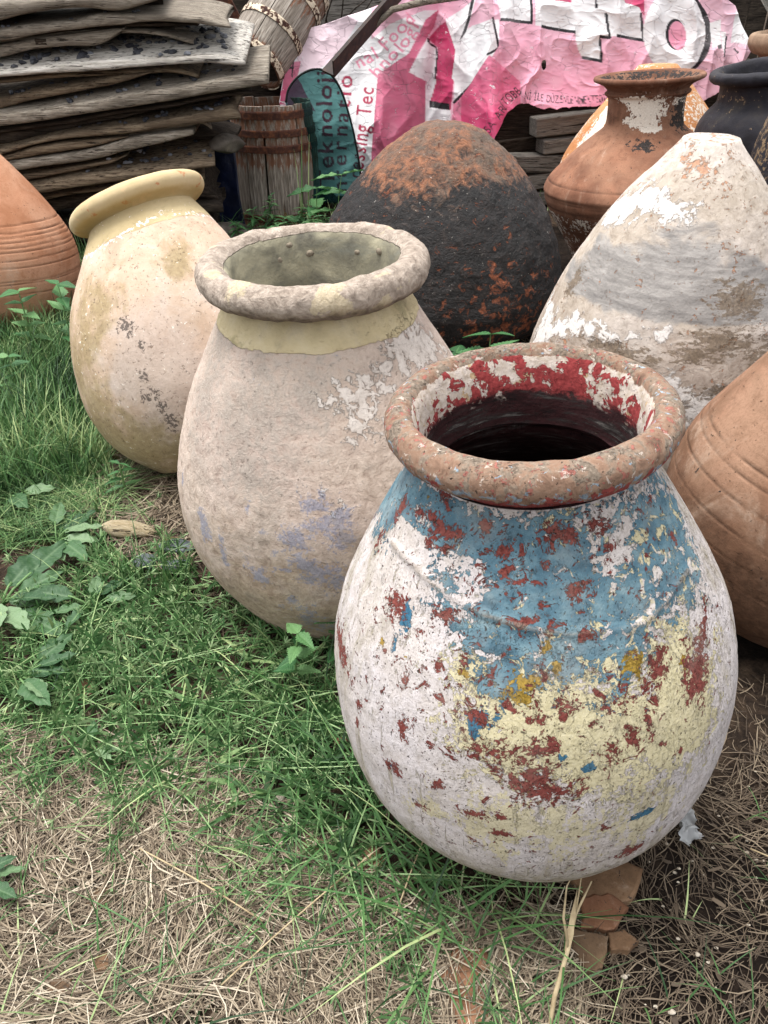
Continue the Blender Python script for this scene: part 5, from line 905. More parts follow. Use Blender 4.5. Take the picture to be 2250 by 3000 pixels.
# plank wall far behind
root=empty('plank_wall',(0,9.2,0),(0,0,0),'dark weathered plank wall closing the yard behind the heap','wall'); x=-5.2; i=0
while x<5.5:
    wd=random.uniform(.16,.24); V,F=boxvf(wd-.012,.03,2.1+random.uniform(-.1,.1),.004); ob('plank',pmesh('plank',V,F,False,{'topf':np.zeros(len(V))},[WD]),root,(x,random.uniform(-.015,.015),1.0),(0,random.uniform(-.012,.012),0)); x+=wd; i+=1
def rod(pts,r,mat,name,label,cat,group=None):
    pts=np.array(pts,float); t=np.linspace(0,1,len(pts)); P=np.stack([herm(t,pts[:,k],24)[1] for k in range(3)],1) if len(pts)>2 else pts; V,F=tube(P,r,6); return tag(ob(name,pmesh(name,V,F,True,{'flake':np.zeros(len(V)),'topf':np.zeros(len(V))},[mat])),label,cat,group)
rod([(-1.52,7.2,1.5),(-1.50,7.2,1.30),(-1.46,7.2,.6)],.012,RU,'iron_rod','upright rusty rod between the blue tarp and tilted barrel','rod'); rod([(-1.25,7.1,1.5),(-1.42,7.0,1.22),(-1.6,6.95,.7)],.014,RU,'iron_rod','slanting rusty rod leaning behind the tilted barrel','rod'); rod([(-1.28,7.25,1.5),(-1.26,7.2,1.2),(-1.24,7.2,.6)],.010,RU,'iron_rod','thin upright rusty rod touching the tilted barrel','rod'); rod([(-1.3,7.3,1.45),(-1.55,7.2,1.18),(-1.75,7.2,.9)],.008,RU,'iron_rod','thinnest rusty rod crossing low behind the board tips','rod')
V,F=boxvf(.14,.03,1.36,.004); tag(ob('white_panel',pmesh('white_panel',V,F,False,{'gro':np.zeros(len(V))},[mat_clay('chalky_panel','#d2ccc4','#a8a097','#dedad3')]),None,(-1.66,7.6,.68),(0,.05,0)),'narrow chalky white panel behind the rusty rods','panel')
V,F=boxvf(.16,.03,.3,.004); tag(ob('rust_plate',pmesh('rust_plate',V,F,False,{'flake':np.zeros(len(V))},[RU]),None,(-1.28,7.4,1.32),(0,-.5,0)),'tilted rusty red plate behind the tilted barrel','plate')
V,F=boxvf(1.6,.3,.36,.02); tag(ob('timber',pmesh('timber',V,F,False,{'topf':np.zeros(len(V))},[WD]),None,(-1.4,7.6,1.0),(0,.03,0)),'dark horizontal timber behind the tilted barrel','timber')
V,F=boxvf(1.6,.4,.84,.02); tag(ob('timber_pack',pmesh('timber_pack',V,F,False,{'topf':np.zeros(len(V))},[WD]),None,(-1.4,7.65,.4)),'dark timber pack under the horizontal timber','timber')
V,F=boxvf(1.2,.12,.2,.01); tag(ob('timber',pmesh('timber',V,F,False,{'topf':np.zeros(len(V))},[WT]),None,(-.25,7.9,1.3),(0,-.06,0)),'grey board end visible above the banner, behind bare twigs','timber')
rt_=empty('dead_branch',(-.55,7.2,.9),(0,0,0),'tangle of bare dark twigs between the tilted barrel and iron channel','branch'); parts=[]
for i in range(16):
    a=np.array([random.uniform(-.12,.12),0,-.1]); pts=[a]; d=np.array([random.uniform(-.5,.7),random.uniform(-.2,.2),1.])
    for k in range(6): d=d+RNG.normal(size=3)*.28; pts.append(pts[-1]+d/np.linalg.norm(d)*.13)
    parts.append((i,pts))
for i,pts in parts: V,F=tube(np.array(pts),np.linspace(.011,.004,7),5); ob('twig',pmesh('twig',V,F,True,{'topf':np.zeros(len(V))},[WD]),rt_)
beamobj('grey_trough',(2.55,6.5,1.72),(3.3,6.35,.9),[(-.16,-.01),(-.13,.12),(0,.17),(.13,.12),(.16,-.01),(.10,.02),(0,.07),(-.10,.02)],mat_wood('silver_grey_wood','#5e5f5b','#8d8e88','#b3b4ac'),'silvery grey wooden trough leaning at the top right corner','trough',R(-60),.02)
# ---------------------------------------------------------------- vegetation
def mat_leaf(name,c1,c2,c3,tint=True,sub=.25,tipcol=None):
    m=M(name,.55,.3); t=m.attr('tint') if tint else m.rnd(); col=m.ramp(t,(.0,c1),(.5,c2),(1.,c3))
    if tipcol: col=m.mix(m.ss(m.attr('along'),.6,1.,0,.5),col,srgb(tipcol))
    col=m.mix(m.ss(m.noise(40,3,.6),.4,.7,0,.25),col,srgb(c1)); col=m.mix(m.ma('MULTIPLY',m.attr('vein'),.35),col,srgb(c3))
    m.put(m.b.inputs['Base Color'],col); tr=m.n('ShaderNodeBsdfTranslucent'); m.put(tr.inputs[0],col); mx_=m.n('ShaderNodeMixShader'); mx_.inputs[0].default_value=sub; m.L.new(m.b.outputs[0],mx_.inputs[1]); m.L.new(tr.outputs[0],mx_.inputs[2]); m.L.new(mx_.outputs[0],m.N['Material Output'].inputs[0]); return m.m
GRM=mat_leaf('grass_green','#243d22','#527a44','#aebd85',True,.16); CLM=mat_leaf('cleavers_green','#2c4f2e','#618a55','#b3c595',True,.16); STM=mat_leaf('stem_green','#507244','#789a62','#adbf8e',True,.2)
NTM=mat_leaf('nettle_green','#264f2a','#3c6c3c','#6f9560',False,.18); DKM=mat_leaf('dock_green','#2c4c2e','#44653f','#7d9570',False,.15)
def mat_straw():
    m=M('straw',.7,.25); col=m.ramp(m.attr('tint'),(.0,'#2b231d'),(.3,'#5b4e40'),(.65,'#8f816d'),(1.,'#c6baa6')); m.put(m.b.inputs['Base Color'],col); return m.m
SWM=mat_straw()
def sample_poly(poly,n,rg=RNG):
    p=np.array(poly); out=np.zeros((0,2)); 
    while len(out)<n:
        q=rg.uniform(p.min(0),p.max(0),(n*3,2)); out=np.r_[out,q[inpoly(q[:,0],q[:,1],poly)]]
    return out[:n]
JARB=[(FT['front'][0]+.0,FT['front'][1],.20),(FT['middle'][0],FT['middle'][1],.30),(FT['left'][0],FT['left'][1],.2),(FT['farleft'][0],FT['farleft'][1],.36),(FT['dome'][0],FT['dome'][1],.45),(FT['white'][0],FT['white'][1],.53),(FT['rightedge'][0],FT['rightedge'][1],.33)]
def clear(q,pad=0.):
    k=np.ones(len(q),bool)
    for x,y,r in JARB: k&=np.hypot(q[:,0]-x,q[:,1]-y)>r+pad
    return q[k]
def blades(q,hl,hh,wid,lean,k=5,seed=0,droop=.6,az=None):
    rg=np.random.default_rng(seed); n=len(q); L=rg.uniform(hl,hh,n)*rg.uniform(.7,1.1,n); a=rg.uniform(0,2*math.pi,n) if az is None else az+rg.normal(0,.7,n)
    d=np.stack([np.cos(a),np.sin(a),0*a],-1); ln=np.abs(rg.normal(lean,lean*.5,n)); t=np.linspace(0,1,k)[None,:,None]
    up=np.array([0,0,1.])[None,None,:]; base=np.concatenate([q,ground_h(q[:,0],q[:,1])[:,None]-.004],1)[:,None,:]
    hor=(ln[:,None,None]*t+droop*ln[:,None,None]*t**2.2); ver=t*(1-.18*ln[:,None,None]*t)-.35*droop*ln[:,None,None]*t**3
    P=base+L[:,None,None]*(d[:,None,:]*hor+up*np.maximum(ver,.02*t)); W=wid*rg.uniform(.7,1.3,n)[:,None]*np.array([.9,1,.85,.55,.08][:k] if k==5 else np.linspace(1,.1,k))[None,:]
    sd_=np.stack([-np.sin(a+rg.normal(0,.5,n)),np.cos(a),0*a],-1); sd_/=np.linalg.norm(sd_,axis=1)[:,None]
    return P,W,sd_,np.clip(.45+.55*vnoise(np.c_[q,0*q[:,0]],5,77,2)+rg.normal(0,.22,n),0,1)
def cat_strips(name,items,mat):
    Vs,Fs,A=[],[],{'tint':[],'along':[]}; o=0
    for P,W,sd_,ti in items:
        V,F,at=strips('',P,W,sd_,None,{'tint':ti},False); Vs.append(V); Fs.append(F+o); o+=len(V)
        for k in A: A[k].append(at[k])
    return ob(name,pmesh(name,np.concatenate(Vs),np.concatenate(Fs),True,{k:np.concatenate(v) for k,v in A.items()},[mat]))
def litter(q,l0,l1,wid,zmax,seed,bright=1.):
    rg=np.random.default_rng(seed); n=len(q); L=rg.uniform(l0,l1,n); a=rg.uniform(0,2*math.pi,n); a=np.where(rg.uniform(0,1,n)<.55,vnoise(np.c_[q,0*q[:,0]],3,9,2)*3.5+rg.normal(0,.5,n),a); dz=rg.normal(0,.10,n); c=rg.normal(0,.07,n); t=np.linspace(-.5,.5,4)[None,:,None]
    d=np.stack([np.cos(a),np.sin(a),dz],-1)[:,None,:]; nrm=np.stack([-np.sin(a),np.cos(a),0*a],-1); z=ground_h(q[:,0],q[:,1])+.003+zmax*rg.uniform(0,1,n)**1.5+np.abs(dz)*L*.3
    P=np.concatenate([q,z[:,None]],1)[:,None,:]+d*L[:,None,None]*t+nrm[:,None,:]*(c*L)[:,None,None]*(t*t*4); P[...,2]=np.maximum(P[...,2],ground_h(P[...,0],P[...,1])+.002)
    W=np.repeat((wid*rg.uniform(.6,1.5,n))[:,None],4,1)*np.array([.7,1,1,.6]); sd_=nrm+np.array([0,0,1.])*rg.normal(0,.35,n)[:,None]; sd_/=np.linalg.norm(sd_,axis=1)[:,None]
    return P,W,sd_,np.clip(rg.beta(2.2,2,n)*bright,0,1)
RG_=D['reg']
# straw and dead needles
def clumpy(q,sc,th,seed): return q[vnoise(np.c_[q,0*q[:,0]],sc,seed,3)>th+RNG.normal(0,.12,len(q))]
it=[litter(clumpy(clear(sample_poly(RG_['straw'],13500)),9,-.22,41),.04,.16,.0020,.022,1)]
wide=[(-1.3,2.3),(-.1,2.3),(.3,1.0),(1.2,1.3),(1.2,.4),(-1.0,.4)]
it.append(litter(clumpy(clear(sample_poly(wide,6500)),5,-.1,42),.03,.10,.0019,.01,2,.62)); it.append(litter(clear(sample_poly(RG_['dark'],2200)),.02,.09,.0015,.008,3,.55)); it.append(litter(clear(sample_poly(RG_['strawpatch'],1500)),.05,.20,.0036,.025,4,.85))
it.append(litter(clear(sample_poly([(-1.5,2.3),(1.6,2.0),(1.4,4.2),(-1.8,4.2)],4000)),.05,.14,.0028,.012,5,.7))
it.append(litter(clear(sample_poly([(.45,.95),(1.4,1.0),(1.6,2.2),(.4,2.2)],3200)),.02,.09,.0018,.010,8,.6))
P_,W_,S_,T_=litter(clear(sample_poly(RG_['straw'],500)),.012,.045,.0085,.016,6,.5); it.append((P_,W_,S_,T_))
P_,W_,S_,T_=litter(clear(sample_poly(wide,600)),.012,.04,.008,.01,7,.4); it.append((P_,W_,S_,T_))
tag(cat_strips('straw',it,SWM),'dry straw and dead grass scattered over the ground','straw',kind='stuff')
# green grass
it=[]
q=clear(sample_poly(RG_['tall'],5200)); it.append(blades(q,.10,.26,.0055,.35,seed=11))
q=clear(sample_poly([(-1.75,2.4),(-1.0,2.45),(-1.25,3.0),(-1.5,3.3),(-2.0,3.4)],6500)); it.append(blades(q,.03,.10,.0035,.5,seed=12))
q=clear(sample_poly(RG_['mid'],2600)); it.append(blades(q,.04,.12,.0035,.7,seed=13))
q=clumpy(clear(sample_poly(RG_['jarside'],450)),7,.0,44); it.append(blades(q,.08,.24,.0045,.9,seed=14,droop=.8))
q=clumpy(clear(sample_poly(RG_['cleav'],900)),6,.08,43); it.append(blades(q,.04,.15,.0042,1.0,seed=15,droop=.8))
q=clear(sample_poly(RG_['straw'],500)); it.append(blades(q,.03,.12,.0032,.8,seed=16))
q=clear(sample_poly([(-2.4,4.6),(-.2,4.9),(-.2,5.6),(-2.4,5.6)],1400)); it.append(blades(q,.10,.3,.007,.4,seed=17))
q=clear(sample_poly([(.3,.55),(.9,.55),(1.0,1.1),(.7,1.0)],40)); it.append(blades(q,.04,.10,.003,.9,seed=18))
q=clear(sample_poly([(-3,6),(4,6.5),(4,8.8),(-3,8.8)],2500)); it.append(blades(q,.1,.3,.01,.4,seed=19))
for pl_,n_,sd_ in (('cleav',420,61),('tall',260,62),('mid',200,63),('jarside',60,64)):
    q=clumpy(clear(sample_poly(RG_[pl_],n_)),5,-.05,45+sd_); P_,W_,S_,T_=blades(q,.035,.085,.014,.9,seed=sd_,droop=.5); W_=W_*np.array([.35,1.05,1.25,1.3,1.])[None,:]; it.append((P_,W_,S_,T_))
tag(cat_strips('grass',it,GRM),'green grass growing around the jars','grass',kind='stuff')
# tufts that stand out
def tuft(x,y,n,h0,h1,lean,label,wid=.004,spread=.03,seed=0,az=None,droop=.6):
    rg=np.random.default_rng(seed); q=np.array([x,y])+rg.normal(0,spread,(n,2)); P,W,sd_,ti=blades(q,h0,h1,wid,lean,seed=seed,az=az,droop=droop); P=P-np.array([x,y,0]); o=ob('grass_tuft',strips('grass_tuft',P,W,sd_,GRM,{'tint':ti}),None,(x,y,0)); return tag(o,label,'grass tuft','standout grass tufts')
tuft(-.66,1.83,60,.12,.26,.22,'upright tuft of green grass right of the broad dock leaves',seed=31,spread=.04)
tuft(-.80,1.84,45,.12,.24,.3,'grass tuft leaning left beside the pale wood chunk',seed=32,spread=.03)
tuft(-.98,2.36,90,.08,.18,1.1,'star-shaped rosette of fine pale grass below the leaning jar',wid=.003,spread=.012,seed=33)
tuft(.11,.80,15,.2,.34,.8,'long arching grass blades in front of the painted jar',wid=.005,spread=.06,seed=34,droop=.9)
tuft(.26,.79,12,.16,.30,.5,'few tall grass blades rising against the bottom of the painted jar',wid=.0045,spread=.05,seed=35)
tuft(.20,.62,16,.08,.2,.8,'grass blades beside the dry stalk near the bottom edge',wid=.005,spread=.05,seed=36)
tuft(.62,.66,7,.05,.11,.8,'tiny grass sprig on the bare dark soil at lower right',wid=.003,spread=.02,seed=37)
tuft(-.55,.72,12,.06,.16,.5,'thin grass sprig in the straw at lower left',wid=.004,spread=.03,seed=38)
tuft(-.40,.62,9,.05,.13,.6,'short grass sprig in the straw near the bottom edge',wid=.004,spread=.03,seed=39)
# cleavers: sprawling stems with whorls of narrow leaves
def cleaver(x,y,L,az,rise,seed,leafL=.024,nwh=None,z0=0.):
    rg=np.random.default_rng(seed); k=nwh or max(3,int(L/.055)); t=np.linspace(0,1,k+1); a=az+np.cumsum(rg.normal(0,.10,k+1)); st=L/k
    z=rise*L*np.sin(np.clip(t*1.9,0,2.4))*.5+.012+z0; pts=np.stack([x+np.cumsum(np.cos(a))*st,y+np.cumsum(np.sin(a))*st,z],-1); pts[:,2]+=np.maximum(0,ground_h(pts[:,0],pts[:,1]))
    S_=(pts[None],np.linspace(.0034,.0018,k+1)[None],np.array([[-math.sin(az),math.cos(az),.3]])/1.05,np.array([rg.uniform(.2,.8)]))
    LP,LW,LS,LT=[],[],[],[]
    for i in range(1,k+1):
        T=pts[i]-pts[i-1]; T/=np.linalg.norm(T)+1e-9; u=np.cross(T,[0,0,1.]); u/=np.linalg.norm(u)+1e-9; v=np.cross(u,T); nl=int(rg.integers(6,9)); ph=rg.uniform(0,6.28); ll=leafL*(1.1-.55*t[i])*rg.uniform(.8,1.2)
        for j in range(nl):
            b=ph+j*2*math.pi/nl; d=(math.cos(b)*u+math.sin(b)*v)*.93+T*(.25 if i<k else .75); d/=np.linalg.norm(d); s=np.cross(d,T); s/=np.linalg.norm(s)+1e-9; tt=np.array([0,.45,.8,1.])[:,None]
            LP.append(pts[i]+d*ll*tt+np.array([0,0,-.12*ll])*tt**2); LW.append(np.array([.25,1,.8,.1])*ll*.19); LS.append(s); LT.append(rg.uniform(0,1)*.7+.3*t[i])
    return S_,(np.array(LP),np.array(LW),np.array(LS),np.array(LT))
stems,leaves=[],[]
rg=np.random.default_rng(77); q=clear(sample_poly(RG_['cleav'],330,rg),.02); q2=clear(sample_poly(RG_['jarside'],60,rg),.03); q3=clear(sample_poly([(-1.1,1.25),(-.3,1.2),(-.2,1.45),(-.9,1.7)],120,rg))
for i,(x,y) in enumerate(np.r_[q,q2,q3]):
    s_,l_=cleaver(x,y,rg.uniform(.10,.32),rg.uniform(0,6.28),rg.uniform(.02,.4),1000+i,rg.uniform(.028,.050)); stems.append(s_); leaves.append(l_)
tag(cat_strips('cleavers',leaves,CLM),'mat of cleavers with narrow whorled leaves between the grass','weeds',kind='stuff')
def bystem(lst):
    d={}
    for s_ in lst: d.setdefault(s_[0].shape[1],[]).append(s_)
    return [tuple(np.concatenate([s_[i] for s_ in v]) for i in range(4)) for v in d.values()]
tag(cat_strips('cleaver_stems',bystem(stems),STM),'thin sprawling cleavers stems in the green mat','weeds',kind='stuff')
for i,(x,y,L,az,rise,lf,lab) in enumerate([(-.36,1.40,.62,2.25,.32,.045,'long cleavers stem climbing left towards the beige jar'),(-.22,1.42,.55,1.95,.35,.042,'cleavers stem reaching up against the beige jar'),(-.27,1.30,.50,-1.10,.10,.055,'long cleavers stem with star-shaped whorls trailing down beside the painted jar'),(-.32,1.24,.42,-1.25,.08,.052,'second trailing cleavers stem just left of the star-whorled one'),(-.62,1.22,.30,-.9,.2,.05,'cleavers stem with one big open whorl over the straw'),(-.15,1.00,.30,-.9,.15,.045,'cleavers sprig at the edge of the straw below the painted jar'),(-.55,1.62,.5,.35,.15,.04,'pale cleavers stem lying across the grass toward the flint slabs')]):
    s_,l_=cleaver(x,y,L,az,rise,2000+i,lf); r_=empty('cleavers_stem',(x,y,0),(0,0,0),lab,'weed','standout cleavers stems'); off=np.array([x,y,0])
    ob('stem',strips('stem',s_[0]-off,s_[1]*1.3,s_[2],STM,{'tint':s_[3]}),r_); ob('leaves',strips('leaves',l_[0]-off,l_[1],l_[2],CLM,{'tint':l_[3]}),r_)
# broad leaves
def leafmesh(name,L,Wd,mat,serr=0,wave=.0,cup=.15,curl=.3,nl=46,nw=13,seed=0,shape='dock'):
    t=np.linspace(0,1,nl)[:,None]; s=np.linspace(-1,1,nw)[None,:]
    w={'dock':np.sin(np.pi*t**.75)**.8,'nettle':np.where(t<.28,(t/.28)**.5,((1-t)/.72)**.85),'lance':np.sin(np.pi*t**.6)**1.1}[shape]
    if serr: w=w*(1-.30*((t*serr)%1))
    if wave: w=w*(1+.12*np.sin(t*23+seed)*np.abs(s))
    x=s*w*Wd/2; y=t*L-(serr>0)*np.abs(s)*0+0*s; z=cup*Wd*(s**2)*w*.6-curl*L*t**2*.5+wave*Wd*np.sin(t*17+seed+s*2)*np.abs(s)+.04*Wd*np.cos(t*nl*1.3)*np.abs(s)*(1-np.abs(s))
    z=z-.03*Wd*(np.abs(s)<.2)
    vn=np.maximum(np.exp(-(s/.12)**2)+0*t,.55*np.clip(np.cos((t*9-np.abs(s)*1.6)*2*np.pi)*3-2,0,1)*(np.abs(s)<.9)); z=z-.02*Wd*vn*(np.abs(s)>.1)
    P=np.stack([x,y,z+0*x],-1); return pmesh(name,P,grid_faces(nl,nw),True,{'along':np.repeat(t,nw,1),'vein':vn},[mat])
def plant(name,x,y,label,cat,stems_,leaf_specs,group=None,mats=STM):
    r_=empty(name,(x,y,0),(0,0,0),label,cat,group)
    for pts,rad in stems_:
        V,F=tube(np.array(pts),rad,6); ob('stem',pmesh('stem',V,F,True,{'tint':np.full(len(V),.4),'along':np.zeros(len(V))},[mats]),r_)
    for me,loc,rot,sc in leaf_specs:
        o=ob('leaf',me,r_,loc,rot); o.scale=(sc,sc,sc)
    return r_
DM=[leafmesh('dock_leaf',1,.42,DKM,0,.05,.12,.25,seed=i) for i in range(4)]; NM_=[leafmesh('nettle_leaf',1,.72,NTM,9,0,.1,.35,54,13,i,'nettle') for i in range(3)]; LM=[leafmesh('weed_leaf',1,.26,NTM,0,.03,.2,.5,14,5,i,'lance') for i in range(3)]; BM=[leafmesh('broad_leaf',1,.5,NTM,7,.04,.15,.3,46,13,i,'dock') for i in range(2)]
def rosette(x,y,n,l0,l1,label,seed,a0=0,a1=6.28,lift=.25,me=DM,group=None):
    rg=random.Random(seed); sp=[]; ss_=[]
    for i in range(n):
        a=a0+(a1-a0)*(i+rg.uniform(-.3,.3))/n; L=rg.uniform(l0,l1)*.72; pl=L*rg.uniform(.25,.55); h=.015+rg.uniform(0,.03); e=(pl*math.cos(a),pl*math.sin(a),h+.012)
        ss_.append(([(0,0,.005),(e[0]*.5,e[1]*.5,h),e,(e[0]+.1*L*math.cos(a),e[1]+.1*L*math.sin(a),e[2]+.003)],[.0035*L/.15]*4)); sp.append((rg.choice(me),e,(rg.uniform(lift*.2,lift),rg.uniform(-.3,.3),a-math.pi/2+rg.uniform(-.25,.25)),L))
    return plant('dock_plant',x,y,label,'weed',ss_,sp,group)
rosette(-1.14,1.72,9,.16,.26,'broad-leaved dock plant with large grey-green leaves at the left edge',51,-1.3,1.6); rosette(-.86,1.70,6,.12,.19,'smaller dock plant whose leaves touch the upright grass tuft',52,0,5.5)
rosette(-.97,1.42,5,.14,.2,'dock leaves lying flat below the larger dock plant at the left edge',53,-.9,1.2); rosette(-1.08,2.02,7,.14,.2,'pale felted leaves behind the dock plant near the wood chunk',54,-1.2,2.4); rosette(-.83,.86,4,.07,.11,'small dock seedling in the straw at the lower left edge',55,-1.4,1.4); rosette(-.70,1.18,3,.06,.09,'single round dock leaves on the straw, left of centre',56,-1,3); rosette(-1.33,2.28,2,.16,.2,'dark glossy round leaf at the left edge among the grass',57,-.7,.4,.5)
def nettle(x,y,h,n,label,seed,size=.07,lean=(0,0),me=NM_,name='nettle',cat='nettle',group=None):
    rg=random.Random(seed); top=(lean[0],lean[1],h); pts=[(0,0,0),(lean[0]*.3,lean[1]*.3,h*.4),(lean[0]*.7,lean[1]*.7,h*.8),top]; sp=[]
    for i in range(n):
        f=.35+.65*i/(n-1); a0=rg.uniform(0,3.1)
        for s in (0,1):
            a=a0+s*math.pi+rg.uniform(-.2,.2); z=h*f; sp.append((rg.choice(me),(lean[0]*f,lean[1]*f,z),(rg.uniform(-.1,.45),rg.uniform(-.2,.2),a),size*rg.uniform(.8,1.2)*(1.15-.35*f)))
    return plant(name,x,y,label,cat,[(pts,[.004,.0035,.003,.002])],sp,group)
nettle(-.235,1.40,.2,4,'young nettle rising from the cleavers left of the painted jar',61,.075,(.02,.0)); nettle(-.12,1.49,.16,3,'nettle half hidden between the beige and painted jars',62,.07)
nettle(.43,2.95,.36,4,'nettle tuft showing between the beige jar and the limewashed jar',63,.17); nettle(.30,3.0,.26,3,'low nettle at the foot of the charred jar',64,.14)
nettle(-1.70,3.52,.34,5,'nettle below the upside-down orange jar at the left edge',65,.11); nettle(-1.50,3.50,.38,5,'tall nettle wedged between the orange and leaning jars',66,.12); nettle(-1.86,3.3,.28,4,'leftmost nettle in the tall grass under the orange jar',67,.10); nettle(-1.62,3.1,.2,4,'short nettle amid the tall grass',68,.08); nettle(-.93,2.31,.14,4,'small broad-leaved weed beside the brown straw patch',69,.075,(0,0),LM,'weed','weed'); nettle(-.86,2.62,.12,3,'seedling right at the foot of the leaning jar',70,.06,(0,0),BM,'weed','weed')
rg_=random.Random(5)
WL=['leftmost leafy weed in front of the upright barrel','leafy weed at the left foot of the upright barrel','tall leafy weed before the split stave of the upright barrel','leafy weed right below the upright barrel','leafy weed between the upright barrel and the net screen','leafy weed under the net screen','leafy weed left of the charred jar','low leafy weed nearest the beige rim','weed sprig leaning right beside the charred jar','weed sprig at the base of the navy tarp','short weed in front of the barrel weeds','bushy weed in the middle of the barrel weeds']
for i,(x,y,h) in enumerate([(-.98,5.2,.34),(-.90,5.3,.44),(-.80,5.4,.55),(-.72,5.2,.4),(-.58,5.3,.46),(-.48,5.25,.38),(-.38,5.1,.44),(-.70,4.9,.36),(-.36,4.95,.5),(-1.04,5.3,.3),(-.85,5.0,.3),(-.62,5.0,.42)]):
    nettle(x,y,h*.62,14,WL[i],80+i,.10,(rg_.uniform(-.08,.08),0),LM,'weed','weed','leafy weeds by the upright barrel')
nettle(-.33,5.25,.50,4,'coarse broad-leaved weed climbing the edge of the charred jar',95,.26,(.06,0),BM,'weed','weed'); nettle(-.46,5.35,.40,3,'coarse broad-leaved weed in front of the net screen',96,.26,(.02,0),BM,'weed','weed')
tuft(-.52,5.35,7,.45,.8,.08,'few tall grass stalks rising beside the upright barrel',wid=.012,spread=.03,seed=40)
# greenery beyond the heap
rosette(-1.45,8.3,10,.5,.8,'green bush leaves behind the white panel',58,0,6.28,1.0,BM)
# ---------------------------------------------------------------- debris on the ground
SHM=[mat_clay('broken_tile_%d'%i,c,d,p,.4,.5,spotcol='#4d3522') for i,(c,d,p) in enumerate([('#7d6149','#574230','#8f745b'),('#876048','#634331','#98765c'),('#725b45','#4f3e30','#877259')])]
SL=['large brown tile slab sticking out from under the painted jar','brown tile slab just below the largest one','three-cornered tile shard below the slabs','small tile shard right of the three-cornered one','brown tile shard in the straw left of the dry stalk','small tile shard left of the straw-covered ones','tile shard half under grass at the jar foot','brown tile shard at the bottom edge','orange tile shard in the straw at lower left','flat sandy stone among the cleavers','small orange shard in the cleavers','long flat brown stone beside the trailing cleavers','orange shard under the leaning jar','orange brick chip on the brown straw','tiny orange chip on the brown straw','small orange chip near the lower left corner','tiny shard in the cleavers near the nettle','small shard at the bottom left edge']
for i,(x,y,a,b,r) in enumerate(D['shard']):
    rg=random.Random(600+i); n=rg.randint(5,6); an=[k*6.283/n+rg.uniform(-.45,.45) for k in range(n)]; cr=[(a*.95*rg.uniform(.75,1.2)*math.cos(t),b*.95*rg.uniform(.75,1.2)*math.sin(t)) for t in an]; out=[]
    for k in range(n):
        (x0,y0),(x1,y1)=cr[k],cr[(k+1)%n]; out+=[(x0+(x1-x0)*t+rg.uniform(-.04,.04)*a,y0+(y1-y0)*t+rg.uniform(-.04,.04)*a) for t in (0,.25,.5,.75)]
    n=len(out); V=[(p*.9,q*.9,.0075) for p,q in out]+[(p,q,.005) for p,q in out]+[(p*1.02,q*1.02,-.014) for p,q in out]+[(0,0,.007)]; F=[(k,(k+1)%n,3*n) for k in range(n)]+[(n+k,n+(k+1)%n,(k+1)%n,k) for k in range(n)]+[(2*n+k,2*n+(k+1)%n,n+(k+1)%n,n+k) for k in range(n)]
    V=np.array(V); V[:,2]+=.002*vnoise(V,30,i,3)
    o=ob('tile_shard',pmesh('tile_shard',V,F,False,{k:np.zeros(len(V)) for k in('gro','stain','flake','tar')},[SHM[i%3]]),None,(x,y,.006+(.006 if i<4 else .0)),(rg.uniform(-.08,.08),rg.uniform(-.08,.08),R(r))); tag(o,SL[i],'shard','broken tile shards on the ground')
mslab=M('slate',.6,.4); mslab=mslab.done(mslab.ramp(mslab.noise(20,6,.6),(.3,'#343a3c'),(.7,'#5f686a')),mslab.noise(60,5),.003,.7)
for i,(x,y,a,b,r,l) in enumerate([(-.66,2.00,.13,.07,.2,'largest dark slate chip beside the beige jar'),(-.76,1.92,.08,.06,-.3,'left dark slate chip in the grass'),(-.66,1.90,.08,.06,.5,'lower dark slate chip under the cleavers')]):
    V,F=rock(640+i,2,.15,(a*.6,b*.6,.016)); tag(ob('slate_chip',pmesh('slate_chip',V,F,False,None,[mslab]),None,(x,y,.014),(0.05,.08,r)),l,'stone','slate chips by the beige jar')
V,F=rock(660,3,.2,(.095,.036,.03),False); V[:,2]*=1-.3*np.abs(V[:,0])/.1; tag(ob('wood_chunk',pmesh('wood_chunk',V,F,True,{'topf':np.zeros(len(V))},[mat_wood('pale_split_wood','#8f7c5d','#c2b08d','#ddd0b5',gsc=3)]),None,(-.86,2.07,.03),(0,.05,-.12)),'pale split wood chunk lying beside the grass tufts','wood')
# crumpled plastic
gx_,gy_=np.meshgrid(np.linspace(-1,1,18),np.linspace(-1,1,18)); Pp=np.stack([gx_*.028,gy_*.036,.015+0*gx_],-1); nz_=vnoise(Pp,70,7,3); Pp[...,2]+=.03*nz_; Pp[...,0]+=.012*vnoise(Pp,70,8,2); Pp[...,1]+=.010*vnoise(Pp,80,9,2)
mp=M('clear_plastic',.15,.6); mp.b.inputs['Transmission Weight'].default_value=.35; mp=mp.done(srgb('#b9bbbc'))
tag(ob('plastic_scrap',pmesh('plastic_scrap',Pp,grid_faces(18,18),True,None,[mp]),None,(.655,.99,.015),(.5,.2,.6)),'crumpled clear plastic scrap at the right foot of the painted jar','plastic')
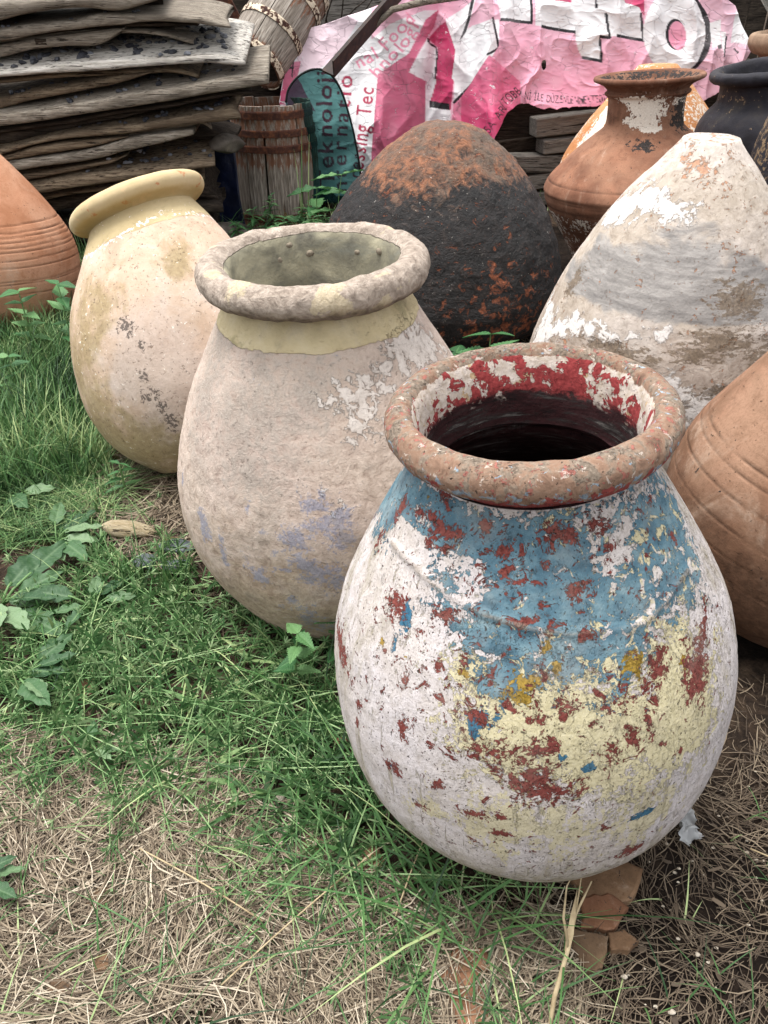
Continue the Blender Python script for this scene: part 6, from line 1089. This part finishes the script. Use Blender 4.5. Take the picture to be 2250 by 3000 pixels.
# dry stalk
r_=empty('dry_stalk',(.29,.60,0),(0,0,0),'bent dry straw-coloured stalk standing before the painted jar','stalk')
ms_=M('dry_stalk_skin',.6,.3); ms_=ms_.done(ms_.ramp(ms_.noise(30,4),(.3,'#8d7a5c'),(.7,'#bfae8c')))
for pts,ra in (([(0,-.02,0),(.015,.03,.05),(.045,.09,.10),(.06,.13,.14),(.09,.165,.19)],[.004,.0045,.004,.003,.0012]),([(.045,.09,.10),(.035,.12,.15),(.04,.15,.20),(.055,.17,.205)],[.003,.0025,.0015,.0008]),([(.06,.13,.14),(.065,.15,.18),(.07,.17,.215)],[.002,.0015,.0008])):
    V,F=tube(np.array(pts),ra,7); ob('stem',pmesh('stem',V,F,True,None,[ms_]),r_)
V=leafmesh('dry_leaf',.12,.012,ms_,0,.1,.3,.2,12,3,0,'lance'); ob('leaf',V,r_,(.04,.08,.09),(.9,0,-.3))
for i,(x,y,L,az,l) in enumerate([(-.52,.93,.32,-.5,'long pale straw stem lying across the straw, left'),(-.30,.66,.40,.75,'longest straw stem slanting across the bottom left'),(.02,.78,.2,1.2,'short thick straw by the shards'),(.78,.93,.3,-.6,'thin brown twig on the dark soil at right')]):
    t=np.linspace(0,1,8); P=np.stack([t*L*math.cos(az),t*L*math.sin(az),.024+.012*np.sin(t*3)],1); V,F=tube(P,.0017,6); tag(ob('straw_stem',pmesh('straw_stem',V,F,True,None,[ms_]),None,(x,y,0)),l,'straw','long straw stems')
# pale grit
Vg,Fg=[],[]; rg=np.random.default_rng(9); qq=clear(np.r_[sample_poly(RG_['dark'],170,rg),sample_poly(RG_['straw'],60,rg)],.0); ct=0
qq=np.r_[qq,clear(sample_poly(RG_['straw'],250,rg))]
bq,bf=rock(700,1,.3); bq=np.array(bq)
for x,y in qq:
    s=rg.uniform(.0015,.0045); Vg.append(bq*s*np.array([1.2,1,.7])+np.array([x,y,float(ground_h(np.array(x),np.array(y)))+.004])); Fg+=[tuple(k+ct for k in f) for f in bf]; ct+=len(bq)
mg=M('pale_grit',.8); mg=mg.done(mg.ramp(mg.noise(150,2),(.3,'#8d8273'),(.7,'#c9bfae')))
tag(ob('grit',pmesh('grit',np.concatenate(Vg),Fg,False,None,[mg])),'pale grit and shell crumbs on the dark soil','grit',kind='stuff')
for i,(x,y,s,l) in enumerate([(-.24,1.06,.012,'pale yellowish crumb of lime on the straw, centre left'),(.45,.68,.006,'white pebble on the dark soil right of the dry stalk'),(.60,.72,.005,'tiny white shell on the dark soil at lower right'),(.52,.62,.006,'pale dried mud lump at the lower right')]):
    V,F=rock(720+i,2,.3,(s*1.2,s,s*.7)); tag(ob('pebble',pmesh('pebble',V,F,True,None,[mg]),None,(x,y,.012)),l,'pebble')
